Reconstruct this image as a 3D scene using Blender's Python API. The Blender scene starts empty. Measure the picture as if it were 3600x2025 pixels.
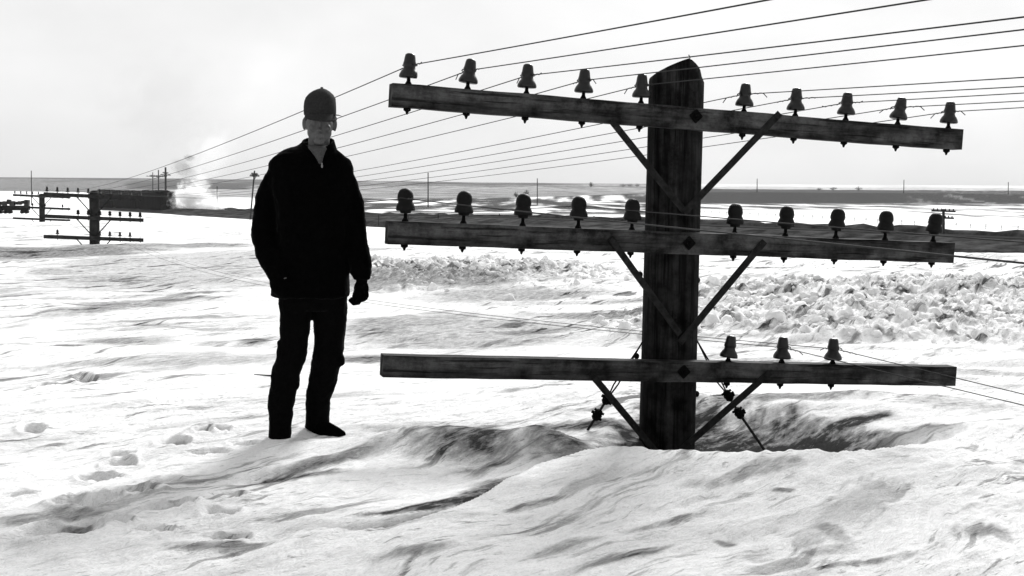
import bpy, bmesh, math, random
import numpy as np
from mathutils import Vector, Matrix
random.seed(7); RNG = np.random.RandomState(11)
scn = bpy.context.scene
COL = scn.collection

# ------------------------------------------------------------------ camera
FPX = 4450.0                      # focal length in pixels of the 3600 px wide photograph
CZ = 1.60                         # camera height
PITCH = math.atan(372.0/FPX); ROLL = 0.0055
F = Vector((0, math.cos(PITCH), -math.sin(PITCH)))
U0 = Vector((0, math.sin(PITCH), math.cos(PITCH))); X0 = Vector((1, 0, 0))
XC = X0*math.cos(ROLL)+U0*math.sin(ROLL); UC = U0*math.cos(ROLL)-X0*math.sin(ROLL)
CAM = Vector((0, 0, CZ))
cd = bpy.data.cameras.new('camera'); cam = bpy.data.objects.new('camera', cd); COL.objects.link(cam)
cd.sensor_width = 36; cd.lens = 36*FPX/3600; cd.clip_start = .1; cd.clip_end = 9000
M4 = Matrix((XC, UC, -F)).transposed().to_4x4(); M4.translation = CAM
cam.matrix_world = M4; scn.camera = cam

# ------------------------------------------------------------------ sky, sun, exposure
SUN_EL, SUN_AZ = math.radians(30), math.radians(18)      # hazy sun behind the scene, a little to the right
w = bpy.data.worlds.new('World'); scn.world = w; w.use_nodes = True
nt = w.node_tree; N = nt.nodes; L = nt.links; N.clear()
sky = N.new('ShaderNodeTexSky'); sky.sky_type = 'NISHITA'; sky.sun_disc = False
sky.sun_elevation = SUN_EL; sky.sun_rotation = SUN_AZ; sky.dust_density = 6; sky.air_density = 1.0
bw = N.new('ShaderNodeRGBToBW'); L.new(sky.outputs[0], bw.inputs[0])
pw = N.new('ShaderNodeMath'); pw.operation = 'POWER'; pw.inputs[1].default_value = .09; L.new(bw.outputs[0], pw.inputs[0])
tc = N.new('ShaderNodeTexCoord'); nz = N.new('ShaderNodeTexNoise'); nz.inputs['Scale'].default_value = 5.5; nz.inputs['Detail'].default_value = 5
mp = N.new('ShaderNodeMapping'); mp.inputs['Scale'].default_value = (1, 1, 2.2); mp.inputs['Location'].default_value = (2.3, 1.1, .4)
L.new(tc.outputs['Generated'], mp.inputs[0]); L.new(mp.outputs[0], nz.inputs['Vector'])
mr = N.new('ShaderNodeMapRange'); mr.inputs[1].default_value = .3; mr.inputs[2].default_value = .7
mr.inputs[3].default_value = .92; mr.inputs[4].default_value = 1.06; L.new(nz.outputs[0], mr.inputs[0])
mm = N.new('ShaderNodeMath'); mm.operation = 'MULTIPLY'; L.new(pw.outputs[0], mm.inputs[0]); L.new(mr.outputs[0], mm.inputs[1])
SKYMUL = 6.6
m2 = N.new('ShaderNodeMath'); m2.operation = 'MULTIPLY'; m2.inputs[1].default_value = SKYMUL; L.new(mm.outputs[0], m2.inputs[0])
bg = N.new('ShaderNodeBackground'); bg.inputs[1].default_value = .1; L.new(m2.outputs[0], bg.inputs[0])
wo = N.new('ShaderNodeOutputWorld'); L.new(bg.outputs[0], wo.inputs[0])
sd = bpy.data.lights.new('sun', 'SUN'); sun = bpy.data.objects.new('sun', sd); COL.objects.link(sun)
sd.energy = 5.0; sd.angle = math.radians(18); sd.color = (1, 1, 1)
sdir = Vector((math.sin(SUN_AZ)*math.cos(SUN_EL), math.cos(SUN_AZ)*math.cos(SUN_EL), math.sin(SUN_EL)))
sun.rotation_euler = sdir.to_track_quat('Z', 'Y').to_euler()
scn.view_settings.view_transform = 'Standard'; scn.view_settings.look = 'None'
scn.view_settings.exposure = 0.2; scn.view_settings.gamma = 1
scn.cycles.volume_bounces = 3; scn.cycles.max_bounces = 8; scn.cycles.volume_step_rate = 2

# ------------------------------------------------------------------ helpers
def ray(px, py):
    return F + XC*((px-1800)/FPX) - UC*((py-1012.5)/FPX)
def Q(px, py, y):
    r = ray(px, py); return CAM + r*(y/r.y)
def proj(p):
    v = p-CAM; d = v.dot(F); return 1800+FPX*v.dot(XC)/d, 1012.5-FPX*v.dot(UC)/d
def tag(o, label=None, cat=None, group=None, kind=None):
    if label: o['label'] = label
    if cat: o['category'] = cat
    if group: o['group'] = group
    if kind: o['kind'] = kind
    return o
def mesh_obj(name, bm, mat, parent=None, smooth=False, bevel=0):
    me = bpy.data.meshes.new(name)
    if bevel:
        bmesh.ops.bevel(bm, geom=[e for e in bm.edges if e.calc_face_angle(0) > .6], offset=bevel, segments=2, affect='EDGES')
    bmesh.ops.recalc_face_normals(bm, faces=bm.faces)
    bm.to_mesh(me); bm.free()
    if smooth:
        me.polygons.foreach_set('use_smooth', [True]*len(me.polygons))
    me.materials.append(mat)
    o = bpy.data.objects.new(name, me); COL.objects.link(o)
    if parent: o.parent = parent; o.matrix_parent_inverse = Matrix.Identity(4)
    return o
def empty(name, loc=(0, 0, 0)):
    o = bpy.data.objects.new(name, None); COL.objects.link(o); o.location = loc; o.empty_display_size = .2
    return o
def rel(o_parent, v): return Vector(v)-Vector(o_parent.location)
def frame_for(d):
    d = d.normalized(); up = Vector((0, 0, 1)) if abs(d.z) < .95 else Vector((0, 1, 0))
    a = d.cross(up).normalized(); b = a.cross(d).normalized(); return a, b
def tube(bm, pts, radii, n=10, cap=True, flat=1.0):
    pts = [Vector(p) for p in pts]
    if not hasattr(radii, '__len__'): radii = [radii]*len(pts)
    rings = []; a = None
    for i, p in enumerate(pts):
        d = (pts[min(i+1, len(pts)-1)]-pts[max(i-1, 0)]).normalized()
        if a is None: a, b = frame_for(d)
        else:
            a = (a-d*a.dot(d)).normalized(); b = a.cross(d).normalized()
        r = radii[i]; rx, ry = (r if isinstance(r, tuple) else (r, r*flat))
        rings.append([bm.verts.new(p+a*math.cos(t)*rx+b*math.sin(t)*ry) for t in [2*math.pi*k/n for k in range(n)]])
    for r0, r1 in zip(rings, rings[1:]):
        for k in range(n): bm.faces.new((r0[k], r0[(k+1) % n], r1[(k+1) % n], r1[k]))
    if cap: bm.faces.new(rings[0][::-1]); bm.faces.new(rings[-1])
def loftz(bm, secs, n=28, p=2.0):
    """horizontal elliptic sections (centre, rx, ry)"""
    rings = []
    for c, rx, ry in secs:
        c = Vector(c); ring = []
        for k in range(n):
            t = 2*math.pi*k/n; ct, st = math.cos(t), math.sin(t)
            ring.append(bm.verts.new(c+Vector((math.copysign(abs(ct)**(2/p), ct)*rx, math.copysign(abs(st)**(2/p), st)*ry, 0))))
        rings.append(ring)
    for r0, r1 in zip(rings, rings[1:]):
        for k in range(n): bm.faces.new((r0[k], r0[(k+1) % n], r1[(k+1) % n], r1[k]))
    bm.faces.new(rings[0][::-1]); bm.faces.new(rings[-1])
def ell(bm, c, r, rot=None, seg=20):
    m = Matrix.Translation(Vector(c)) @ (rot.to_4x4() if rot else Matrix.Identity(4)) @ Matrix.Diagonal((r[0], r[1], r[2], 1))
    bmesh.ops.create_uvsphere(bm, u_segments=seg, v_segments=seg//2+2, radius=1, matrix=m)
def box(bm, c, s, rot=None):
    m = Matrix.Translation(Vector(c)) @ (rot.to_4x4() if rot else Matrix.Identity(4)) @ Matrix.Diagonal((s[0], s[1], s[2], 1))
    bmesh.ops.create_cube(bm, size=1, matrix=m)
def beam(bm, a, b, wd, ht, updir=Vector((0, 0, 1)), segs=1, wob=0):
    """box between two points; ht along updir"""
    a = Vector(a); b = Vector(b); d = (b-a).normalized(); s = d.cross(updir).normalized(); u = s.cross(d).normalized()
    rings = []
    for i in range(segs+1):
        p = a.lerp(b, i/segs)
        if wob: p = p+u*random.uniform(-wob, wob)+s*random.uniform(-wob, wob)
        rings.append([bm.verts.new(p+s*(x*wd/2)+u*(z*ht/2)) for x, z in ((-1, -1), (1, -1), (1, 1), (-1, 1))])
    for r0, r1 in zip(rings, rings[1:]):
        for k in range(4): bm.faces.new((r0[k], r0[(k+1) % 4], r1[(k+1) % 4], r1[k]))
    bm.faces.new(rings[0][::-1]); bm.faces.new(rings[-1])
def lathe(bm, prof, base, n=20, mtx=None):
    rings = []
    for r, z in prof:
        rings.append([bm.verts.new((Vector((r*math.cos(t), r*math.sin(t), z)))+Vector(base)) for t in [2*math.pi*k/n for k in range(n)]])
    for r0, r1 in zip(rings, rings[1:]):
        for k in range(n): bm.faces.new((r0[k], r0[(k+1) % n], r1[(k+1) % n], r1[k]))
    bm.faces.new(rings[0][::-1]); bm.faces.new(rings[-1])
_tex = {}
def fuse(name, bm, mat, voxel, smooth=4, disp=0, dscale=.1, parent=None, disp2=0, dscale2=.03):
    """remesh overlapping closed shapes into one skin"""
    me = bpy.data.meshes.new('tmp'); bmesh.ops.recalc_face_normals(bm, faces=bm.faces); bm.to_mesh(me); bm.free()
    o = bpy.data.objects.new('tmp', me); COL.objects.link(o)
    r = o.modifiers.new('r', 'REMESH'); r.mode = 'VOXEL'; r.voxel_size = voxel; r.use_smooth_shade = True
    if smooth:
        s = o.modifiers.new('s', 'SMOOTH'); s.iterations = smooth; s.factor = .5
    for dv, ds in ((disp, dscale), (disp2, dscale2)):
        if dv:
            t = bpy.data.textures.new('folds', 'CLOUDS'); t.noise_scale = ds; t.noise_depth = 2
            dm = o.modifiers.new('d', 'DISPLACE'); dm.texture = t; dm.strength = dv; dm.mid_level = .5; dm.texture_coords = 'LOCAL'
    bpy.context.view_layer.update()
    dg = bpy.context.evaluated_depsgraph_get()
    m2 = bpy.data.meshes.new_from_object(o.evaluated_get(dg)); m2.name = name
    bpy.data.objects.remove(o)
    m2.materials.clear(); m2.materials.append(mat)
    m2.polygons.foreach_set('use_smooth', [True]*len(m2.polygons))
    o = bpy.data.objects.new(name, m2); COL.objects.link(o)
    if parent: o.parent = parent
    return o

# ------------------------------------------------------------------ numpy noise
def _hash(ix, iy, seed):
    h = (ix.astype(np.int64)*374761393 + iy.astype(np.int64)*668265263 + seed*1274126177) & 0xffffffff
    h = ((h ^ (h >> 13))*1274126177) & 0xffffffff
    return ((h ^ (h >> 16)) & 0xffff)/65535.0
def noise(x, y, seed=0):
    ix = np.floor(x); iy = np.floor(y); fx = x-ix; fy = y-iy
    def g(dx, dy):
        a = _hash(ix+dx, iy+dy, seed)*2*np.pi
        return np.cos(a)*(fx-dx)+np.sin(a)*(fy-dy)
    sx = fx*fx*fx*(fx*(fx*6-15)+10); sy = fy*fy*fy*(fy*(fy*6-15)+10)
    a = g(0, 0)*(1-sx)+g(1, 0)*sx; b = g(0, 1)*(1-sx)+g(1, 1)*sx
    return (a*(1-sy)+b*sy)*1.5
def fbm(x, y, o=4, seed=0, gain=.5):
    s = 0; a = 1; t = 0
    for i in range(o):
        s = s+a*noise(x*2**i+i*17.3, y*2**i-i*9.1, seed+i); t += a; a *= gain
    return s/t
def sst(a, b, x):
    t = np.clip((x-a)/(b-a), 0, 1); return t*t*(3-2*t)
def gau(x, y, cx, cy, rx, ry, ang=0):
    c, s = math.cos(ang), math.sin(ang); u = (x-cx)*c+(y-cy)*s; v = -(x-cx)*s+(y-cy)*c
    return np.exp(-((u/rx)**2+(v/ry)**2))
def gp(px, py, z):
    """world ground point of a pixel at height z relative to the camera"""
    r = ray(px, py); k = z/r.z; return r.x*k, r.y*k

# ------------------------------------------------------------------ terrain
CRX = [-3.0, -1.3, -.55, -.25, .12, .43, .6, .87, 1.2, 1.52, 1.76, 2.1, 2.6, 4]
CRY = [4.2, 4.5, 4.78, 4.97, 5.72, 6.02, 5.98, 5.88, 5.80, 5.80, 5.98, 6.3, 6.8, 7.2]
CRT = [0, 0, .06, .15, .13, .08, .10, .15, .16, .17, .13, .04, 0, 0]       # depth of the trench behind the crest
CRA = [0, 0, .02, .05, .07, .09, .09, .10, .10, .10, .08, .05, .02, 0]     # height of the crest
CRW = [.4, .4, .22, .25, .34, .50, 1.2, 2.4, 2.4, 2.3, 1.7, .8, .5, .5]    # width of the trench
FOOT = [(300, 1775, .17, .10, .07), (205, 1880, .22, .13, .06), (275, 1850, .14, .10, .03), (455, 1740, .12, .08, .05), (500, 1738, .10, .06, .04),
        (375, 1850, .12, .07, .05), (570, 1800, .13, .07, .05), (620, 1790, .09, .06, .04), (430, 1625, .10, .09, .05), (350, 1680, .12, .09, .04),
        (560, 1695, .12, .07, .03), (810, 1755, .11, .07, .05), (775, 1805, .10, .05, .04), (520, 1880, .10, .06, .04), (590, 1880, .08, .04, .04),
        (715, 1528, .08, .07, .04), (770, 1526, .07, .06, .04), (610, 1565, .12, .09, .04), (740, 1590, .14, .07, .03), (420, 1600, .10, .08, .03),
        (120, 1523, .10, .10, .05), (335, 1322, .10, .22, .05), (300, 1390, .12, .25, .05), (155, 1412, .10, .12, .04),
        (860, 1560, .10, .05, .03), (800, 1890, .12, .06, .03), (60, 1740, .1, .06, .03), (120, 1900, .16, .07, .03)]
PATCH = [  # px, py, rx, ry, angle(deg), strength   soil stained snow, some entries painted shade
    
    (1420, 1790, .20, .05, 30, 1.), (1560, 1760, .30, .06, 40, 1.), (1780, 1690, .38, .08, 52, .8),  # painted shadow of the lower hump along the crevice
    
    (430, 1095, .6, 1.6, -15, .45), (560, 1060, .35, 2.2, -20, .4), (420, 1215, .5, .35, 0, .5), (480, 1220, .5, .5, 0, .3), (805, 1247, .2, .2, 0, .6), (900, 1222, .2, .2, 0, .6),
    (150, 882, 3., 3.5, -10, .6), (500, 865, 4., 1.6, 0, .5), (350, 970, 1.2, 1.4, -10, .35), (200, 955, .7, 1.0, 0, .35), (650, 960, 3., 5, 0, .28), (600, 920, 3., 5, 0, .28),
    (1500, 1010, 2.2, 1.6, 5, .5), (1800, 1050, 1.6, 1.3, 10, .4), (2180, 1135, 1.1, .9, 0, .55), (1650, 1190, 1.6, 2.0, 0, .35), (1350, 1170, .6, 1.2, 0, .45), (1330, 1260, .35, .35, 0, .7),
    (1500, 1150, 1.0, 1.2, 0, .4), (1330, 985, 1.2, .35, 5, .9), (2800, 1395, .7, .2, 25, .5), (2250, 1490, .5, .1, 0, .5), (3350, 1400, .5, .5, 30, .25),
    (2700, 1715, .24, .10, 20, .32), (2540, 1740, .22, .08, 30, .35), (2550, 1905, .05, .03, 0, .5), (2930, 1880, .05, .14, 10, .28), (2910, 1930, .12, .03, 30, .28), (3480, 1880, .09, .09, 0, .4),
    (1980, 1925, .24, .05, 40, .35), (1870, 1800, .18, .04, 45, .3), (1480, 1955, .2, .06, 30, .4), (800, 1925, .25, .08, 10, .5), (90, 1825, .35, .10, 20, .4), (2750, 1775, .06, .03, 0, .5),
    (3050, 1590, .15, .04, 5, .6), (3400, 1500, .4, .12, 15, .4), (2330, 1850, .25, .04, 35, .35), (3000, 1980, .2, .03, 15, .5), (2200, 1960, .3, .05, 38, .4), (2680, 1300, .5, .3, 0, .2)]
def bands(x, y, z):
    """bare soil (1) against snow (0) in the fields beyond the drifts, by world position"""
    yy = np.maximum(y, 1); gx = 1800+FPX*x/yy; gy = 640+FPX*(-z)/yy
    n = fbm(x/60., yy/160., 3, 31)*9; n2 = fbm(x/9., yy/70., 4, 41); n3 = fbm(x/25.+7, yy/14., 4, 51)
    def b(x0, x1, y0, y1, s, ex=60, ey=4): return s*sst(x0-ex, x0+ex, gx+n*4)*(1-sst(x1-ex, x1+ex, gx+n*4))*sst(y0-ey, y0+ey, gy+n*.35)*(1-sst(y1-ey, y1+ey, gy+n*.35))
    o = b(-9e3, 620, 640, 682, .62)
    o = np.maximum(o, b(420, 900, 650, 672, .9)); o = np.maximum(o, b(900, 1150, 655, 672, .8)); o = np.maximum(o, b(620, 1250, 672, 700, .40))
    o = np.maximum(o, b(1000, 2350, 640, 700, .62)*(.8+.7*n3)); o = np.maximum(o, b(700, 2350, 652, 657, .72, ey=2))
    o = np.maximum(o, b(1050, 2350, 698, 750, .8)*sst(-.3, .12, n2+n3*.6)); o = np.maximum(o, b(1300, 2350, 745, 790, .55)*sst(0, .25, n3))
    o = np.maximum(o, b(2350, 3650, 650, 660, .3)); o = np.maximum(o, b(2330, 9e3, 660, 710, 1.1, ey=3)*(1-.6*sst(.05, .3, n2)*sst(3050, 3300, gx)))
    o = np.maximum(o, b(2350, 9e3, 706, 730, .7, ey=5)*sst(-.2, .2, n2+n3)); o = np.maximum(o, b(3200, 9e3, 690, 755, .55)*sst(-.05, .25, n2+n3*.5))
    return np.clip(o*1.25+.10*sst(0, .3, n2), 0, 1.2)
PROFD = [0, 8, 10, 14, 26, 37, 60, 97, 300, 700, 1100, 1700, 2300, 2700, 3100]
PROFZ = [-1.34, -1.36, -1.55, -1.83, -1.90, -1.95, -3.4, -5.7, -6.0, -6.5, -8, -9, -3, -1.5, -4]
P1 = (0.86, 6.97)
def terrain(x, y, fine=True):
    D = np.sqrt(x*x+y*y)
    z = np.interp(D, PROFD, PROFZ) 
    near = 1-sst(22, 40, D); mid = 1-sst(60, 110, D)
    # far ridges
    z = z+sst(1700, 2400, D)*(5.5*sst(200, -900, x)+1.0*fbm(x/300, y/300, 3, 5))
    z = z+gau(x, y, 150, 445, 115, 30)*3.0+gau(x, y, 60, 432, 45, 26)*1.4+fbm(x/90, y/90, 3, 3)*.3*sst(120, 300, D)
    z = z+gau(x, y, -27, 74, 22, 22)*1.95+gau(x, y, 5, 40, 9, 6)*.1+gau(x, y, -14, 42, 7, 7)*.08
    z = z+gau(x, y, 17, 31, 12, 4)*.12
    # ploughed berm
    berm = gau(x, y, -1.0, 25.5, 3.3, 4.0, -.16)+gau(x, y, 4.6, 15.4, 3.6, 1.6, -.18)+gau(x, y, 8.5, 17.5, 3.6, 4.6)*.85+gau(x, y, 5.2, 20.5, 3.2, 3.6)*.62
    rb = sst(.25, .7, berm+fbm(x/1.2, y/1.2, 3, 91)*.35)
    z = z+np.minimum(berm, 1.2)*.16
    # drift crest and trench
    yc = np.interp(x, CRX, CRY)+fbm(x*2.2, y*.4, 3, 8)*.07; s = y-yc
    T = np.interp(x, CRX, CRT); A = np.interp(x, CRX, CRA); W = np.interp(x, CRX, CRW)
    front = A*np.exp(-np.minimum(s, 0)**2/.35)*(s <= 0)
    back = (A*(1-sst(0, .12, s))-T*sst(0, .10, s)*(1-sst(.34, 1.0, s/W)))*(s > 0)
    z = z+(front+back)*(1-sst(9, 12, D))
    # mounds beside the trench
    z = z+gau(x, y, -.62, 6.38, .5, .17, .12)*.055+gau(x, y, -.22, 6.35, .42, .20, .25)*.075+gau(x, y, .16, 6.35, .20, .16, .6)*.085-gau(x, y, -.35, 5.6, .5, .25, .7)*.02
    z = z+gau(x, y, 2.2, 8.3, .9, .16, .35)*.05+gau(x, y, 1.65, 7.62, .6, .10, .22)*.035+gau(x, y, 2.7, 6.95, .9, .18, .4)*.05
    z = z+gau(x, y, -1.0, 5.95, .5, .05, .7)*.035-gau(x, y, -1.12, 5.75, .25, .10, .6)*.035
    # far left drift swells
    z = z+gau(x, y, -5.2, 12.6, 3.2, 1.0, -.1)*.13+gau(x, y, -3.4, 9.6, 2.0, .35, .1)*.05+gau(x, y, -1.2, 11.5, 2.4, .7, .1)*.07
    a = math.radians(50); ang = a
    u = x*math.cos(a)+y*math.sin(a); v = -x*math.sin(a)+y*math.cos(a)
    wv = v+fbm(u*.6, v*.6, 2, 12)*.35
    far_u = x*.94+y*.34; far_v = -x*.34+y*.94
    sas = (1-np.abs(noise(u*.9, wv*3.6, 21))*1.6)*.024+(1-np.abs(noise(u*1.9, wv*8, 22))*1.6)*.014+(1-np.abs(noise(u*4.2, wv*17, 23))*1.6)*.0075+noise(u*9, wv*30, 26)*.003
    z = z-.083*(1-sst(8, 12, D))-.10*sst(8, 12, D)*(1-sst(45, 70, D))
    patchy = .45+.55*sst(-.25, .35, fbm(x*.55, y*.45, 2, 61))
    z = z+sas*(1-sst(7.5, 11, D))*patchy
    z = z+fbm(x*1.1, y*.8, 3, 29)*.03*near+fbm(x/5., y/5., 3, 28)*.16*mid*sst(8, 16, D)
    sw = far_v+fbm(far_u*.25, far_v*.25, 2, 66)*1.2
    z = z+((1-np.abs(noise(far_u*.35, sw*1.0, 24))*1.5)*.05+(1-np.abs(noise(far_u*.8, sw*2.6, 25))*1.5)*.022)*sst(7.5, 12, D)*mid
    z = z+fbm(x*9, y*9, 3, 77)*.006*near
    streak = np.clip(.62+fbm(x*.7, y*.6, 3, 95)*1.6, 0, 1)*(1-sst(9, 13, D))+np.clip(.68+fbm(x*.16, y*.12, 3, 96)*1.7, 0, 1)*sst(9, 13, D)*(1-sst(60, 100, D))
    z = z+rb*(np.abs(fbm(x*2.6, y*2.6, 4, 33))*(.17+.12*sst(18, 24, D))+np.abs(noise(x*7, y*7, 34))*.075+np.abs(fbm(x*1.1, y*1.1, 2, 38))*.12)*near
    dirt_shade = sst(.10, .42, fbm(u*1.1, wv*4.5, 4, 71, .6)+fbm(x*.5, y*.5, 2, 75)*.35)*.10*(1-sst(8, 12, D))
    dirt_shade = dirt_shade+sst(.05, .40, fbm(far_u*.42, sw*1.9, 4, 72, .6)+fbm(x*.12, y*.12, 2, 76)*.4)*.30*sst(7.5, 12, D)*mid
    wig = fbm(u*2.2, wv*9, 5, 81, .6)*1.5+fbm(x*3.2, y*3.2, 3, 83)*.4; wig2 = fbm(x*.8, y*1.2, 4, 82)
    for px, py, rx, ry, an, st in PATCH:
        zz = float(np.interp(4450*1.4/max(py-640, 1), PROFD, PROFZ))
        if py < 1250: zz = -1.88
        gx, gy = gp(px, py, zz)
        wn = wig if gy < 11 else wig2
        g = gau(x, y, gx, gy, rx, ry, math.radians(an))
        dirt_shade = np.maximum(dirt_shade, st*sst(.18, .75, g+wn*.38))
    # soil and painted shade behind the crest lip and in the pole hollow
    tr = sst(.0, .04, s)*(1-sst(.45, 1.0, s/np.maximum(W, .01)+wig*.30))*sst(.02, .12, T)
    dirt_shade = np.maximum(dirt_shade, tr*.97*(s > 0))
    for cx, cy, rx, ry, an, st in ((1.30, 6.92, .85, .20, .03, 1.3), (1.50, 6.88, .50, .12, 0, 1.5), (1.98, 7.25, .40, .10, .72, 1.1), (1.42, 7.24, .55, .20, .1, .62), (1.75, 8.05, .75, .16, .35, .45), (.42, 6.98, .36, .14, .1, .8), (-.22, 6.40, .30, .42, 0, .8), (-.30, 6.75, .5, .25, 0, .6), (.24, 6.40, .22, .32, 0, .7), (-.98, 5.75, .24, .12, .6, .8), (-.85, 6.05, .35, .06, .8, .5)):  # also paints shade on the mound sides facing the camera
        dirt_shade = np.maximum(dirt_shade, st*sst(.15, .85, gau(x, y, cx, cy, rx, ry, an)+fbm(x*5, y*5, 4, 87)*.30+wig*.12))
    for px, py, rx, ry, dp in FOOT:
        zz = -1.36 if py > 1480 else -1.6
        gx, gy = gp(px, py, zz)
        g = gau(x+noise(x*9, y*9, 5)*.03, y+noise(x*9, y*9, 6)*.03, gx, gy, rx*.62, ry*.75, .4)
        z = z-dp*sst(.15, .75, g)*1.3+dp*.35*np.exp(-((g-.12)/.09)**2)
        dirt_shade = np.maximum(dirt_shade, .8*sst(.40, .85, g+wig*.2))  # footprint pits coloured dark, standing in for their shade
    dirt_shade = np.maximum(dirt_shade, rb*(.05+.6*sst(.17, .36, fbm(x*3.6, y*2.4, 4, 37))+.20*sst(.0, .3, fbm(x*1.3, y*1.3, 3, 35))+.35*gau(x, y, -.8, 24.0, 2.6, 3.2)*sst(-.2, .2, fbm(x*.9, y*.9, 3, 36))))  # rubble: dirty snow plus dark gaps painted as shade between lumps
    dn = (x-39.2)*.8029+(y-97)*.5962
    dirt_shade = np.maximum(dirt_shade, (.62+.5*fbm(x/3, y/9, 3, 99))*sst(-17, -13, dn)*(1-sst(-1, 2, dn))*sst(0, 22, x)*(y > 0))
    far = bands(x, y, np.interp(D, PROFD, PROFZ))*sst(90, 130, D)*(y > 0)
    dirt_shade = np.maximum(dirt_shade, far)
    dirt_shade = np.maximum(dirt_shade, 1.25*sst(1850, 2050, D)*(.75+.6*fbm(x/120, y/300, 3, 97))*(1-.75*sst(-.02, .12, x/np.maximum(y, 1))))
    global STREAK
    STREAK = streak
    return z+CZ, np.clip(dirt_shade, 0, 1.4)
def hz(x, y):
    z, _ = terrain(np.array([float(x)]), np.array([float(y)])); return float(z[0])

# ------------------------------------------------------------------ materials
def mat(name, base, rough=.8, var=.0, scale=20, stretch=(1, 1, 1), bump=0, bscale=None, spec=.2, obj_coords=True, dark=None, metallic=0):
    m = bpy.data.materials.new(name); m.use_nodes = True; n = m.node_tree.nodes; l = m.node_tree.links
    p = n['Principled BSDF']; p.inputs['Roughness'].default_value = rough; p.inputs['Base Color'].default_value = (base, base, base, 1)
    p.inputs['Specular IOR Level'].default_value = spec; p.inputs['Metallic'].default_value = metallic
    t = n.new('ShaderNodeTexCoord'); mpn = n.new('ShaderNodeMapping'); mpn.inputs['Scale'].default_value = stretch
    l.new(t.outputs['Object'], mpn.inputs[0])
    tx = n.new('ShaderNodeTexNoise'); tx.inputs['Scale'].default_value = scale; tx.inputs['Detail'].default_value = 7; tx.inputs['Roughness'].default_value = .65
    l.new(mpn.outputs[0], tx.inputs['Vector'])
    if var:
        r = n.new('ShaderNodeMapRange'); r.inputs[1].default_value = .38; r.inputs[2].default_value = .68
        lo = dark if dark is not None else base*(1-var); hi = base*(1+var)
        r.inputs[3].default_value = lo; r.inputs[4].default_value = hi
        l.new(tx.outputs[0], r.inputs[0]); l.new(r.outputs[0], p.inputs['Base Color'])
    if bump:
        b = n.new('ShaderNodeBump'); b.inputs['Strength'].default_value = 1; b.inputs['Distance'].default_value = bump
        l.new(tx.outputs[0], b.inputs['Height']); l.new(b.outputs[0], p.inputs['Normal'])
    return m
M_snow = bpy.data.materials.new('snow'); M_snow.use_nodes = True
n = M_snow.node_tree.nodes; l = M_snow.node_tree.links; p = n['Principled BSDF']
p.inputs['Roughness'].default_value = .9; p.inputs['Specular IOR Level'].default_value = .0
at = n.new('ShaderNodeAttribute'); at.attribute_name = 'dirt_shade'
geo = n.new('ShaderNodeNewGeometry')
t1 = n.new('ShaderNodeTexNoise'); t1.inputs['Scale'].default_value = 14; t1.inputs['Detail'].default_value = 8; t1.inputs['Roughness'].default_value = .7
t2 = n.new('ShaderNodeTexNoise'); t2.inputs['Scale'].default_value = 75; t2.inputs['Detail'].default_value = 5; t2.inputs['Roughness'].default_value = .7
mpn = n.new('ShaderNodeMapping'); mpn.vector_type = 'TEXTURE'; mpn.inputs['Rotation'].default_value = (0, 0, math.radians(50)); mpn.inputs['Scale'].default_value = (1/.5, 1/1.6, 1)
l.new(geo.outputs['Position'], mpn.inputs[0]); l.new(mpn.outputs[0], t1.inputs['Vector']); l.new(geo.outputs['Position'], t2.inputs['Vector'])
# soil and painted shade broken up by the grain noise: d * (0.45 + 1.1*noise)
r1 = n.new('ShaderNodeMapRange'); r1.inputs[1].default_value = .3; r1.inputs[2].default_value = .7; r1.inputs[3].default_value = .35; r1.inputs[4].default_value = 1.6
l.new(t1.outputs[0], r1.inputs[0])
mu = n.new('ShaderNodeMath'); mu.operation = 'MULTIPLY'; mu.use_clamp = True; l.new(at.outputs['Fac'], mu.inputs[0]); l.new(r1.outputs[0], mu.inputs[1])
r2 = n.new('ShaderNodeMapRange'); r2.inputs[1].default_value = .52; r2.inputs[2].default_value = .70; r2.inputs[3].default_value = 0; r2.inputs[4].default_value = .15
l.new(t2.outputs[0], r2.inputs[0])
ad = n.new('ShaderNodeMath'); ad.operation = 'ADD'; ad.use_clamp = True; l.new(mu.outputs[0], ad.inputs[0]); l.new(r2.outputs[0], ad.inputs[1])
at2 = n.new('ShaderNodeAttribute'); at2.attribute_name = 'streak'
adds = ad
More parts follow.
